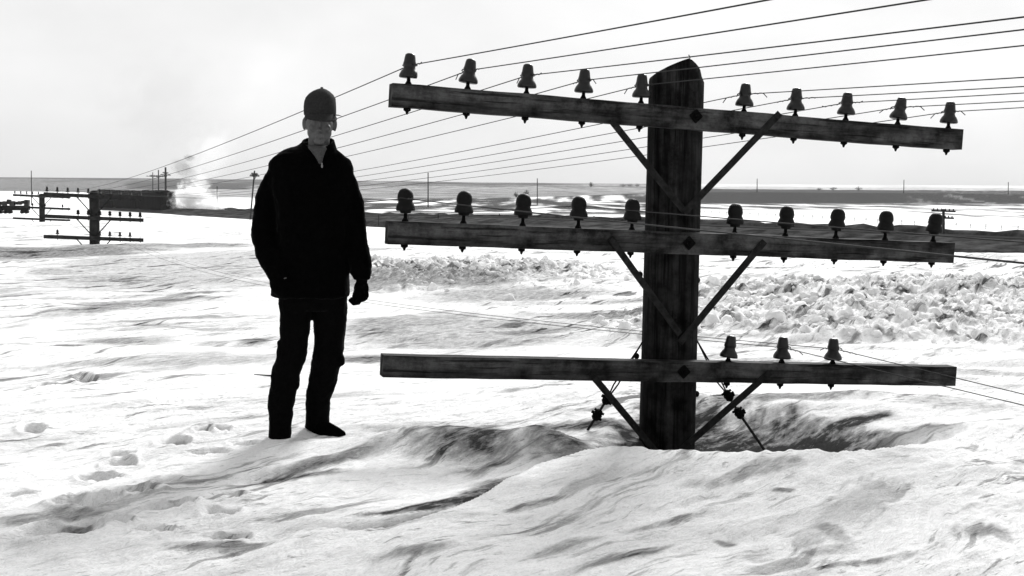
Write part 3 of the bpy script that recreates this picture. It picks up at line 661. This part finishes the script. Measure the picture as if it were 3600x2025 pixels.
loftz(bm, [(Mm(1096, 1060, .03), S_(112), .10), (Mm(1096, 900, .02), S_(105), .095), (Mm(1100, 750, .02), S_(115), .10), (Mm(1104, 620, .02), S_(112), .095), (Mm(1112, 560, .02), S_(60), .07)])
# hand: palm, four curled fingers, thumb  (also used larger for the glove)
def hand(bm, g):
    W = Mm(1272, 985, -.03); dn = Vector((-.06, 0, -1)).normalized(); fw = Vector((0, -1, 0)); si = Vector((-1, 0, 0))   # si = towards the body
    tube(bm, [W+dn*-.02, W+dn*.03, W+dn*.075], [(.027+g, .024+g), (.022+g, .036+g), (.020+g, .040+g)], 14)
    ell(bm, W+dn*.045, (.034+g, .040+g, .044+g)); ell(bm, W+dn*.078+si*-.006, (.030+g, .042+g, .030+g))
    for k, (off, ln) in enumerate(((-.030, .90), (-.010, 1.0), (.010, .94), (.030, .76))):
        b0 = W+dn*.078+fw*(-off)
        pts = [b0-dn*.02, b0+dn*.018*ln, b0+dn*.038*ln+si*.012, b0+dn*.042*ln+si*.034*ln, b0+dn*.028*ln+si*.050*ln]
        tube(bm, pts, [.0105+g, .0105+g, .0100+g, .0092+g, .0080+g], 10); ell(bm, pts[-1], (.008+g,)*3)
    t0 = W+dn*.025+fw*.030+si*.006
    pts = [t0, t0+dn*.028+fw*.016+si*.010, t0+dn*.055+fw*.014+si*.020, t0+dn*.072+fw*.006+si*.024]
    tube(bm, pts, [.014+g, .0125+g, .0105+g, .008+g], 10); ell(bm, pts[-1], (.008+g,)*3)
hand(bm, -.001)
# feet
def feet_shapes(bm, g):
    a = Mm(984, 1556, 0); tube(bm, [a+Vector((.0, .05, .0)), a+Vector((0, -.05, -.02)), a+Vector((.0, -.13, -.055))], [.042+g, .043+g, .034+g], 14)
    a = Mm(1116, 1499, .17); tube(bm, [a+Vector((-.02, .03, -.01)), a+Vector((.05, -.05, -.012)), a+Vector((.11, -.10, -.022)), a+Vector((.155, -.13, -.03))], [.045+g, .043+g, .034+g, .022+g], 14)
feet_shapes(bm, 0)
person = fuse('person', bm, M_skin, .0062, 2)
tag(person, 'man in dark zipped jacket, trousers and brimmed cap standing on the snow', 'person')
# eyes
for s in (-1, 1):
    bm = bmesh.new(); ell(bm, H(s*.030, -.0725, .004), (.0115, .0115, .0085), HR, 14); mesh_obj('eye', bm, mat('eye', .05, .6, spec=.05), person, smooth=True)
# hair
bm = bmesh.new(); ell(bm, H(0, .040, .020), (.0795, .088, .075), HR, 24); ell(bm, H(-.067, .01, .022), (.012, .022, .030), HR); ell(bm, H(.067, .01, .022), (.012, .022, .030), HR)
fuse('hair', bm, M_hair, .006, 2, .004, .02, person)
# cap
def capmesh():
    bm = bmesh.new(); secs = []
    for z, rx, ry, cx, cy in ((.034, .0815, .102, 0, .012), (.05, .083, .103, 0, .012), (.075, .083, .103, 0, .012), (.100, .081, .099, -.0005, .013), (.122, .076, .092, .001, .014), (.142, .062, .077, .003, .015), (.157, .043, .054, .005, .015), (.167, .024, .030, .007, .014), (.172, .008, .009, .007, .014)):
        secs.append((cx, cy, z, rx, ry))
    n = 36; rings = []
    for cx, cy, z, rx, ry in secs:
        ring = []
        for k in range(n):
            t = 2*math.pi*k/n; zz = z
            if z < .06: zz = z - .022*max(0, math.sin(t))  # lower behind
            pan = 1+.012*math.cos(6*t)+.012*math.sin(3*t+z*60)*min(1, (z-.034)*20)
            ring.append(bm.verts.new(H(cx+rx*pan*math.cos(t), cy+ry*pan*math.sin(t), zz)))
        rings.append(ring)
    for r0, r1 in zip(rings, rings[1:]):
        for k in range(n): bm.faces.new((r0[k], r0[(k+1) % n], r1[(k+1) % n], r1[k]))
    bm.faces.new(rings[-1]); bm.faces.new(rings[0][::-1])
    ell(bm, H(.006, .014, .175), (.008, .008, .004), HR, 10)
    return bm
cap = mesh_obj('cap', capmesh(), M_capm, person, smooth=True)
bm = bmesh.new(); RV = Matrix.Rotation(math.radians(6), 3, 'Z'); g0 = []
for i in range(9):
    f = i/8; row = []
    for j in range(25):
        t = math.radians(-158+136*(j/24)); ri = 1.0+f*.5*max(0, math.sin(math.pi*(j/24)))**.55
        v = RV @ Vector((.083*ri**.75*math.cos(t), .101*ri*math.sin(t), 0)); v.z = .047-.034*f*abs(math.sin(t))-.16*(v.x**2)/.09*f*.35-.004
        row.append(v+Vector((0, .012, 0)))
    g0.append(row)
top = [[bm.verts.new(H(*v)) for v in row] for row in g0]; bot = [[bm.verts.new(H(v.x, v.y, v.z-.004)) for v in row] for row in g0]
for i in range(8):
    for j in range(24):
        bm.faces.new((top[i][j], top[i][j+1], top[i+1][j+1], top[i+1][j])); bm.faces.new((bot[i][j], bot[i+1][j], bot[i+1][j+1], bot[i][j+1]))
for j in range(24): bm.faces.new((top[8][j], top[8][j+1], bot[8][j+1], bot[8][j]))
bmesh.ops.remove_doubles(bm, verts=bm.verts, dist=.0002)
mesh_obj('brim', bm, M_capm, cap, smooth=True)
bm = bmesh.new(); a_ = H(.070, -.045, .040); tube(bm, [a_, a_+Vector((.030, -.01, -.003)), a_+Vector((.045, -.012, -.009))], [.009, .006, .0015], 8, flat=.4)
mesh_obj('brim_corner', bm, M_capm, cap, smooth=True)
# shirt collar and front
bm = bmesh.new(); loftz(bm, [(Mm(1128, 582, -.068), .008, .02), (Mm(1125, 560, -.062), .017, .034), (Mm(1121, 535, -.040), .038, .052), (Mm(1119, 522, -.02), .056, .064), (Mm(1117, 512, .005), .062, .066)], p=2)
fuse('shirt', bm, M_shirt, .006, 2, .003, .03, person)
# jacket
bm = bmesh.new()
loftz(bm, [(Mm(1089, 1042, .02), S_(140), .158), (Mm(1091, 1025, .02), S_(139), .160), (Mm(1094, 960, .02), S_(134), .152), (Mm(1098, 880, .015), S_(124), .140), (Mm(1100, 780, .01), S_(130), .142),
           (Mm(1100, 690, .01), S_(140), .146), (Mm(1094, 630, .015), S_(148), .132), (Mm(1091, 590, .02), S_(149), .118), (Mm(1088, 562, .025), S_(140), .104), (Mm(1087, 545, .03), S_(122), .094), (Mm(1091, 530, .045), S_(98), .078), (Mm(1100, 514, .062), S_(66), .056), (Mm(1110, 500, .075), S_(48), .040)], p=2.2)
tube(bm, [Mm(a, b, c) for a, b, c, r in ARM_R], [S_(r) for *_, r in ARM_R], 20)
tube(bm, [Mm(a, b, c) for a, b, c, r in ARM_L], [S_(r) for *_, r in ARM_L], 20)
ell(bm, Mm(988, 590, .03), (S_(46), S_(50), S_(44))); ell(bm, Mm(1194, 590, .03), (S_(46), S_(50), S_(44)))
ell(bm, Mm(990, 1000, -.10), (S_(40), .06, S_(42)))          # hand in the pocket
ell(bm, Mm(928, 828, .02), (S_(43), S_(46), S_(60))); ell(bm, Mm(1268, 955, -.02), (S_(38), S_(38), S_(16)))
jacket = fuse('jacket', bm, M_cloth, .0085, 3, .022, .11, person, .007, .03)
# collar with open front
bm = bmesh.new()
for s in (-1, 1):
    pts = []
    for k in range(11):
        f = k/10; t = math.radians(90+s*-1*0)+0
        ang = math.radians(90)-s*math.radians(8+ (150)*f)    # from nape round to the front
        cx, cy = 1114, 505+f**1.6*38
        c = Mm(cx+ (8*f), cy, .025)
        rr = .080+.004*math.sin(3*f)
        rrx = rr*(1-.10*f)
        pts.append(c+Vector((math.cos(ang)*rrx, math.sin(ang)*rr*1.05, 0)))
    rad = [(.011, .030+.006*f) for f in [k/10 for k in range(11)]]
    # vertical flat band
    rows = []
    for k, q in enumerate(pts):
        f = k/10; h = .040-.012*f; outx = (q-Mm(1114, 505, .025)); outx.z = 0; outx.normalize()
        rows.append([bm.verts.new(q+Vector((0, 0, h))-outx*.006), bm.verts.new(q+Vector((0, 0, h+.004))+outx*.004), bm.verts.new(q+outx*.026+Vector((0, 0, -.028-.02*f))), bm.verts.new(q-outx*.004+Vector((0, 0, -.045)))])
    for a, b in zip(rows, rows[1:]):
        for k in range(4): bm.faces.new((a[k], a[(k+1) % 4], b[(k+1) % 4], b[k]))
    bm.faces.new(rows[0]); bm.faces.new(rows[-1][::-1])
fuse('collar', bm, M_cloth, .005, 3, .004, .04, jacket)
bm = bmesh.new(); a_ = Mm(1132, 584, -.115); ell(bm, a_, (.005, .004, .010)); tube(bm, [a_+Vector((0, 0, .008)), a_+Vector((-.001, .004, .016))], .003, 6); mesh_obj('zip_pull', bm, M_zip, jacket, smooth=True)
# trousers
bm = bmesh.new()
for leg in (LEG_L, LEG_R): tube(bm, [Mm(a, b, c) for a, b, c, r in leg], [(S_(r), S_(r)*1.05) for *_, r in leg], 20)
loftz(bm, [(Mm(1100, 1088, .03), S_(100), .11), (Mm(1098, 1040, .03), S_(118), .13), (Mm(1096, 960, .03), S_(112), .12)], p=2.2)
ell(bm, Mm(992, 1206, -.02), (S_(18), .04, S_(16))); ell(bm, Mm(1197, 1265, .06), (S_(16), .04, S_(22))); ell(bm, Mm(1035, 1335, -.01), (S_(20), .04, S_(40)))
fuse('trousers', bm, M_trou, .0075, 2, .016, .06, person, .010, .10)
bm = bmesh.new(); feet_shapes(bm, .008)
fuse('boots', bm, M_glove, .007, 2, parent=person)
bm = bmesh.new(); hand(bm, .0055); fuse('glove', bm, M_glove, .0034, 2, .002, .015, person)
for ch in person.children: ch.matrix_parent_inverse = Matrix.Identity(4)

# ------------------------------------------------------------------ train
def loco(p_front, p_rear, h, w_, label, cab_front):
    L_ = (p_rear-p_front).length; root = empty('locomotive', tuple(p_front)); d = (p_rear-p_front).normalized(); root.rotation_euler = (0, 0, math.atan2(d.y, d.x))
    tag(root, label, 'locomotive', 'coupled locomotives in the passing train')
    bm = bmesh.new(); prof = [(-w_/2, .9), (-w_/2, h*.86), (-w_*.36, h*.96), (-w_*.15, h), (w_*.15, h), (w_*.36, h*.96), (w_/2, h*.86), (w_/2, .9)]
    xs = [0.0, .5, L_*.25, L_*.5, L_*.75, L_-.8, L_-.3]; rows = []
    for i, x in enumerate(xs):
        k = (.80 if cab_front and i == 0 else 1)
        rows.append([bm.verts.new(Vector((x-(.6 if (cab_front and z < 1.5 and i == 0) else 0), y*k, z*(1 if z < 1.5 else (.95 if i == 0 and cab_front else 1))))) for y, z in prof])
    for a, b in zip(rows, rows[1:]):
        for k in range(8): bm.faces.new((a[k], a[(k+1) % 8], b[(k+1) % 8], b[k]))
    bm.faces.new(rows[0][::-1]); bm.faces.new(rows[-1]); mesh_obj('body', bm, M_train, root)
    bm = bmesh.new()
    for x in np.linspace(1.2, L_-1.5, 9): box(bm, (x, random.uniform(-.2, .2), h+.10), (random.uniform(.5, 1.3), 1.2, random.uniform(.2, .5)))
    mesh_obj('roof_gear', bm, M_trainsnow, root)
    for cx in (2.6, L_-3.0):
        b = bmesh.new(); box(b, (cx, 0, .62), (3.6, w_*.82, .5)); bo = mesh_obj('bogie', b, M_train, root)
        for k in (-1.2, 0, 1.2):
            for sy in (-1, 1):
                b = bmesh.new(); tube(b, [(cx+k, sy*w_*.36, .5), (cx+k, sy*w_*.43, .5)], .5, 14); mesh_obj('wheel', b, M_train, bo)
    b = bmesh.new(); box(b, (L_*.5, 0, .75), (2.6, w_*.8, .75)); mesh_obj('fuel_tank', b, M_train, root)
    for k in range(6):
        for sy in (-1,):
            b = bmesh.new(); x = L_*(.2+.11*k); box(b, (x, sy*(w_/2+.01), h*.66), (.7, .06, .55)); mesh_obj('side_grille', b, M_train, root)
    if cab_front:
        b = bmesh.new(); box(b, (1.5, 0, h*.93+.15), (2.4, w_*.96, .45)); mesh_obj('cab_roof', b, M_train, root, bevel=.1)
        b = bmesh.new()
        vs = [b.verts.new(v) for v in ((-1.3, -w_*.55, 0), (-1.3, w_*.55, 0), (.2, w_*.5, 0), (.2, -w_*.5, 0), (-.7, -w_*.3, 1.7), (-.7, w_*.3, 1.7), (.2, w_*.5, 1.9), (.2, -w_*.5, 1.9))]
        for f in ((0, 1, 2, 3), (4, 7, 6, 5), (0, 4, 5, 1), (1, 5, 6, 2), (2, 6, 7, 3), (3, 7, 4, 0)): b.faces.new([vs[i] for i in f])
        mesh_obj('snow_plough', b, M_train, root)
zt = CZ-6.15
fr = Vector((-62.6, 231, zt)); rr_ = Vector((-87.5, 263.5, zt)); tl = (rr_-fr).length; td = (rr_-fr)/tl
loco(fr, fr+td*12.4, 4.0, 3.1, 'leading dark locomotive with a plough, next to the white cloud of blown snow', True)
loco(fr+td*12.6, fr+td*24.8, 3.85, 3.0, 'middle dark locomotive of the train, coupled behind the leading one', False)
loco(fr+td*25.0, fr+td*36.5, 3.9, 3.0, 'rear dark locomotive, partly hidden by the buried pole before it', False)
# flat wagon at the far left
def wagon(cx_px, w_px, y, label):
    c = Q(cx_px, 752, y); z0 = hz(c.x, c.y); c.z = z0; root = empty('flat_wagon', tuple(c)); root.rotation_euler = (0, 0, .25)
    tag(root, label, 'wagon', 'low wagons at the left edge')
    k = y/FPX; Lw = w_px*k
    zc = lambda py: (Q(cx_px, py, y).z-z0)
    b = bmesh.new(); box(b, (0, 0, zc(731)), (Lw, 2.6, 16*k)); mesh_obj('deck', b, M_train, root, bevel=.06)
    b = bmesh.new()
    for i in range(7): box(b, (-Lw/2+Lw*(i+.5)/7, random.uniform(-.4, .4), zc(random.uniform(709, 720))), (Lw/7*random.uniform(.8, 1.2), 1.9, random.uniform(10, 20)*k), Matrix.Rotation(random.uniform(-.15, .15), 3, 'Y'))
    mesh_obj('load', b, M_trainsnow, root)
    for s in (-.32, .32):
        b = bmesh.new(); box(b, (s*Lw, 0, zc(741)), (22*k, 2.0, 8*k)); bo = mesh_obj('bogie', b, M_train, root)
        for q in (-7, 7):
            b = bmesh.new(); tube(b, [(s*Lw+q*k, -1.0, zc(745)), (s*Lw+q*k, 1.0, zc(745))], 6*k, 12); mesh_obj('wheel', b, M_train, bo)
wagon(58, 85, 190, 'dark loaded low wagon, just left of the small farthest buried pole')
wagon(-32, 85, 192, 'dark loaded low wagon cut by the left edge of the picture')

# ------------------------------------------------------------------ distant poles
def thin_pole(px, yt, yb, y, label, group='thin distant poles', arms_=(), lump=False, wd=.24, lean=0, azs=1.25, name='distant_pole'):
    top = Q(px, yt, y); base = Q(px-lean, yb, y); z0 = hz(base.x, base.y); base.z = min(base.z, z0)-.3
    root = empty(name, (base.x, base.y, z0)); tag(root, label, 'pole', group)
    b = bmesh.new(); tube(b, [rel(root, base), rel(root, top)], [wd/2, wd*.4], 8); mesh_obj('pole_shaft', b, M_farpole, root)
    for ay, hw in arms_:
        c = Q(px, ay, y); d = Vector((math.cos(azs), math.sin(azs), -.03)).normalized()
        b = bmesh.new(); beam(b, rel(root, c-d*hw), rel(root, c+d*hw), .16, .16)
        for k in range(6):
            f = -1+2*(k+.5)/6; ell(b, rel(root, c+d*hw*f+Vector((0, 0, .13))), (.06, .06, .10), seg=6)
        if lump:
            for s in (-1, 1): beam(b, rel(root, c+d*(s*.6)), rel(root, c-Vector((0, 0, .5))), .06, .08)
        mesh_obj('crossarm', b, M_farpole, root)
thin_pole(895, 600, 795, 190, 'thin leaning pole with its crossarm seen end on, just left of the man', arms_=((612, .9), (618, 1.3)), lump=True, lean=18, wd=.26, name='telegraph_pole', group='telegraph poles by the railway')
thin_pole(582, 588, 690, 285, 'telegraph pole with a clustered crossarm rising above the leading locomotive', arms_=((608, .9), (615, 1.6)), lump=True, wd=.5, name='telegraph_pole', azs=1.1, group='telegraph poles by the railway')
thin_pole(557, 597, 680, 330, 'smaller telegraph pole, middle one of the trio above the train', arms_=((618, 2.2), (621, 2.2)), lump=True, wd=.35, name='telegraph_pole', azs=.5, group='telegraph poles by the railway')
thin_pole(537, 606, 672, 390, 'faint telegraph pole, leftmost of the trio above the train', arms_=((620, 2.0), ), lump=True, wd=.3, name='telegraph_pole', azs=.5, group='telegraph poles by the railway')
thin_pole(3317, 735, 900, 110, 'short pole with two crossarms standing beside the railway at the far right', arms_=((742, 1.05), (766, .9)), wd=.30, azs=.05, name='telegraph_pole', group='telegraph poles by the railway')
thin_pole(110, 600, 690, 300, 'bare thin pole on the horizon above the crossarm of the farthest buried pole')
thin_pole(1505, 607, 702, 300, 'bare thin pole in the fields above the first gap of the middle crossarm', wd=.3)
thin_pole(1889, 627, 712, 330, 'bare thin pole in the fields near the two small trees', wd=.25)
thin_pole(2662, 628, 660, 700, 'faint thin pole on the hilltop, right of the main pole', wd=.5)
thin_pole(3178, 632, 675, 500, 'faint thin pole behind the dark hill, under the fourth insulator right of the pole', wd=.35)
thin_pole(3545, 640, 680, 500, 'faint thin pole behind the dark hill at the far right edge', wd=.35)
thin_pole(763, 655, 712, 260, 'short thin pole in the field, left of the leaning one', wd=.22)

# ------------------------------------------------------------------ fences
def fence(p0, p1, npost, h, label, wires=3, name='wire_fence', pr=.06):
    a = Vector(p0); b = Vector(p1); root = empty(name, (a.x, a.y, hz(a.x, a.y))); tag(root, label, 'fence')
    P = []
    for i in range(npost):
        c = a.lerp(b, i/(npost-1)); c.z = hz(c.x, c.y); P.append(c)
        hh = h*random.uniform(.85, 1.12); m_ = bmesh.new(); tube(m_, [rel(root, c-Vector((0, 0, .4))), rel(root, c+Vector((random.uniform(-.05, .05), 0, hh)))], pr*random.uniform(.8, 1.2), 6); mesh_obj('post', m_, M_farpole, root)
    for k in range(wires):
        m_ = bmesh.new(); pts = []
        for i in range(npost-1):
            for t in (0, .5): q = P[i].lerp(P[i+1], t); q.z += h*(.92-.28*k)-(.03 if t else 0); pts.append(rel(root, q))
        pts.append(rel(root, P[-1]+Vector((0, 0, h*(.92-.28*k))))); tube(m_, pts, .022, 4); mesh_obj('fence_wire', m_, M_wire, root)
a = gp(1230, 790, -5.5); b = gp(2560, 812, -5.5)
fence((a[0], a[1], 0), (b[0], b[1], 0), 13, 1.7, 'low post and wire fence seen through the gap between the man and the pole')
a = gp(2430, 742, -5.5); b = gp(3700, 812, -5.5)
fence((a[0], a[1], 0), (b[0], b[1], 0), 34, .6, 'long low fence beyond the railway on the white field at right', wires=2, pr=.035)

# ------------------------------------------------------------------ little trees and bushes
def bush(px, py, y, wpx, hpx, label, n=70, name='bare_tree'):
    k = y/FPX; c = Q(px, py, y); c.z = hz(c.x, c.y) if y < 450 else c.z-.3; root = empty(name, tuple(c)); tag(root, label, 'tree' if name == 'bare_tree' else 'bush', 'bare trees in the far fields')
    h = hpx*k; w_ = wpx*k; b = bmesh.new(); tube(b, [(0, 0, -.3), (0, 0, h*.5)], [.03*h, .015*h], 6); mesh_obj('trunk', b, M_twig, root)
    b = bmesh.new()
    for i in range(n):
        t = random.uniform(0, 6.28); z0_ = h*random.uniform(.05, .5); r = random.random()**.6*w_/2; z1 = h*random.uniform(.35, 1)*(1-.35*(r/(w_/2))**2)
        s0 = Vector((r*.25*math.cos(t), r*.25*math.sin(t), z0_)); e0 = Vector((r*math.cos(t), r*math.sin(t), max(z1, z0_)))
        tube(b, [s0, s0.lerp(e0, .5)+Vector((random.uniform(-.1, .1)*h, 0, .04*h)), e0], [.010*h, .008*h, .004*h], 4)
        for q in range(3):
            e1 = e0+Vector((random.uniform(-.12, .12), random.uniform(-.12, .12), random.uniform(-.03, .15)))*h; tube(b, [s0.lerp(e0, .6+.13*q), e1], [.006*h, .003*h], 3)
    mesh_obj('crown', b, M_twig, root)
bush(1848, 690, 420, 26, 34, 'larger of two bare trees side by side in the pale fields left of the pole')
bush(1815, 686, 430, 22, 22, 'smaller of two bare trees side by side in the pale fields left of the pole')
bush(2078, 657, 900, 18, 20, 'lone small bare tree on the far plain left of the pole')
for i, (x, w__) in enumerate(((2190, 28), (2215, 30), (2240, 24))): bush(x, 656, 1000, w__, 13, ['left clump', 'middle clump', 'right clump'][i]+' of the low dark thicket on the horizon beside the pole', 60, 'bare_bush')
for i, (x, y_, w__, h__) in enumerate(((2930, 668, 30, 16), (2880, 668, 26, 12), (3018, 668, 30, 16))): bush(x, y_, 520, w__, h__, ['tallest bare bush behind the dark hill on the right', 'leftmost low bush behind the dark hill on the right', 'rightmost bush behind the dark hill on the right'][i], 70, 'bare_bush')
bush(1590, 693, 330, 8, 8, 'single tiny dark bush in the fields above the second domed insulator', 20, 'bare_bush')
# stick lying on the snow left of the man's leg
b = bmesh.new(); s0 = Q(893, 1299, 9.55); s0.z = hz(s0.x, s0.y)+.015; 
tube(b, [Vector((0, 0, .01)), Vector((.07, 0, .004)), Vector((.14, .01, -.002)), Vector((.30, .02, 0))], [.003, .006, .007, .005], 6)
st = mesh_obj('stick', b, M_twig); st.location = s0; tag(st, 'thin dark stick on the snow by the left knee of the man', 'stick')

# ------------------------------------------------------------------ broken snow clods of the ploughed berm
def clods():
    bm = bmesh.new(); bmesh.ops.create_icosphere(bm, subdivisions=2, radius=1); V = np.array([v.co[:] for v in bm.verts]); Fc = np.array([[v.index for v in f.verts] for f in bm.faces]); bm.free()
    n_try = 30000; xs = RNG.uniform(-8, 14, n_try); ys = RNG.uniform(11, 31, n_try)
    berm = gau(xs, ys, -1.0, 25.5, 3.3, 4.0, -.16)+gau(xs, ys, 4.6, 15.4, 3.6, 1.6, -.18)+gau(xs, ys, 8.5, 17.5, 3.6, 4.6)*.85+gau(xs, ys, 5.2, 20.5, 3.2, 3.6)*.62
    rb = sst(.25, .7, berm+fbm(xs/1.2, ys/1.2, 3, 91)*.35); keep = RNG.uniform(0, 1, n_try) < rb*.62
    xs, ys = xs[keep], ys[keep]; zs, _ = terrain(xs, ys); m = len(xs)
    size = .008+.085*RNG.uniform(0, 1, m)**9+.018*RNG.uniform(0, 1, m)**2
    allv = np.empty((m, len(V), 3))
    for i in range(m):
        A = RNG.normal(size=(3, 3)); q, _r = np.linalg.qr(A); sc = size[i]*RNG.uniform(.6, 1.35, 3)
        vv = V*(1+RNG.uniform(-.22, .22, (len(V), 1))); vv = np.sign(vv)*np.abs(vv)**.8
        allv[i] = (vv*sc) @ q+np.array([xs[i], ys[i], zs[i]-size[i]*.15])
    faces = (Fc[None]+(np.arange(m)*len(V))[:, None, None]).reshape(-1, 3)
    me = bpy.data.meshes.new('snow_clods'); me.from_pydata(allv.reshape(-1, 3).tolist(), [], faces.tolist()); me.materials.append(M_clod)
    o = bpy.data.objects.new('snow_clods', me); COL.objects.link(o); tag(o, 'broken lumps of ploughed snow heaped across the middle distance', 'snow', kind='stuff')
clods()

# ------------------------------------------------------------------ steam, blown snow and smoke beside the train
def cloud(px, py, y, rx, ry, label, dens, col, nscale, thr, soft, name='steam_cloud', tilt=0):
    k = y/FPX; m = bpy.data.materials.new(name); m.use_nodes = True; n = m.node_tree.nodes; l = m.node_tree.links; n.clear()
    out = n.new('ShaderNodeOutputMaterial'); v = n.new('ShaderNodeVolumePrincipled'); v.inputs['Color'].default_value = (col,)*3+(1,); v.inputs['Anisotropy'].default_value = .2
    t = n.new('ShaderNodeTexCoord'); ln = n.new('ShaderNodeVectorMath'); ln.operation = 'LENGTH'; l.new(t.outputs['Object'], ln.inputs[0])
    nz = n.new('ShaderNodeTexNoise'); nz.inputs['Scale'].default_value = nscale; nz.inputs['Detail'].default_value = 3; l.new(t.outputs['Object'], nz.inputs['Vector'])
    a1 = n.new('ShaderNodeMath'); a1.operation = 'MULTIPLY_ADD'; a1.inputs[1].default_value = thr; l.new(nz.outputs[0], a1.inputs[0])
    inv_ = n.new('ShaderNodeMath'); inv_.operation = 'SUBTRACT'; inv_.inputs[0].default_value = 1-thr*.5; l.new(ln.outputs['Value'], inv_.inputs[1]); l.new(inv_.outputs[0], a1.inputs[2])
    r = n.new('ShaderNodeMapRange'); r.interpolation_type = 'SMOOTHSTEP'; r.inputs[1].default_value = 0; r.inputs[2].default_value = soft; r.inputs[3].default_value = 0; r.inputs[4].default_value = dens
    l.new(a1.outputs[0], r.inputs[0]); l.new(r.outputs[0], v.inputs['Density']); l.new(v.outputs[0], out.inputs['Volume'])
    b = bmesh.new(); bmesh.ops.create_icosphere(b, subdivisions=3, radius=1.25); o = mesh_obj(name, b, m); o.location = Q(px, py, y); o.scale = (rx*k, max(rx, ry)*k*.8, ry*k); o.rotation_euler = (0, tilt, 0)
    tag(o, label, 'smoke', kind='stuff'); return o
cloud(735, 725, 226, 60, 26, 'low drifting fringe of the blown snow right of the train', 1.0, .99, 2.6, 2.2, .7, 'snow_cloud')
cloud(680, 700, 230, 78, 60, 'dense white cloud of blown snow at the front of the train', 1.6, .995, 3.2, 2.6, .9, 'snow_cloud')
cloud(690, 640, 245, 55, 55, 'thin white steam rising beside the leading locomotive', .22, .97, 2.5, 1.2, .5, tilt=.5)
cloud(645, 592, 246, 48, 34, 'grey smoke puff above the front of the train', .22, .35, 2.6, 1.6, .5, 'smoke_puff', tilt=.5)
cloud(665, 555, 247, 24, 14, 'small dark smoke puff drifting up to the right', .5, .25, 2.2, 1.2, .5, 'smoke_puff')
cloud(560, 370, 266, 250, 200, 'broad faint grey smoke veil in the sky over the train', .034, .50, 2.8, 1.8, .8, 'smoke_veil', tilt=-.5)
cloud(930, 300, 262, 300, 230, 'broad bright steam veil in the sky behind the man', .009, .93, 2.6, 2.4, 1.2, 'steam_veil', tilt=-.6)
cloud(700, 470, 258, 120, 120, 'soft grey smoke column climbing from the train', .030, .55, 3.0, 2.2, .8, 'smoke_veil', tilt=.4)
cloud(740, 540, 255, 120, 90, 'pale rising steam between the train and the man', .045, .97, 2.6, 2.0, .8, 'steam_veil', tilt=-.7)

# ------------------------------------------------------------------ air
b = bmesh.new(); box(b, (0, 0, 0), (1, 1, 1)); m = bpy.data.materials.new('haze'); m.use_nodes = True; n = m.node_tree.nodes; n.clear()
out = n.new('ShaderNodeOutputMaterial'); v = n.new('ShaderNodeVolumePrincipled'); v.inputs['Color'].default_value = (.97, .97, .97, 1); v.inputs['Density'].default_value = .00007
m.node_tree.links.new(v.outputs[0], out.inputs['Volume'])
hzb = mesh_obj('haze', b, m); hzb.scale = (6400, 6400, 80); hzb.location = (0, 0, CZ-14+40); tag(hzb, kind='stuff')
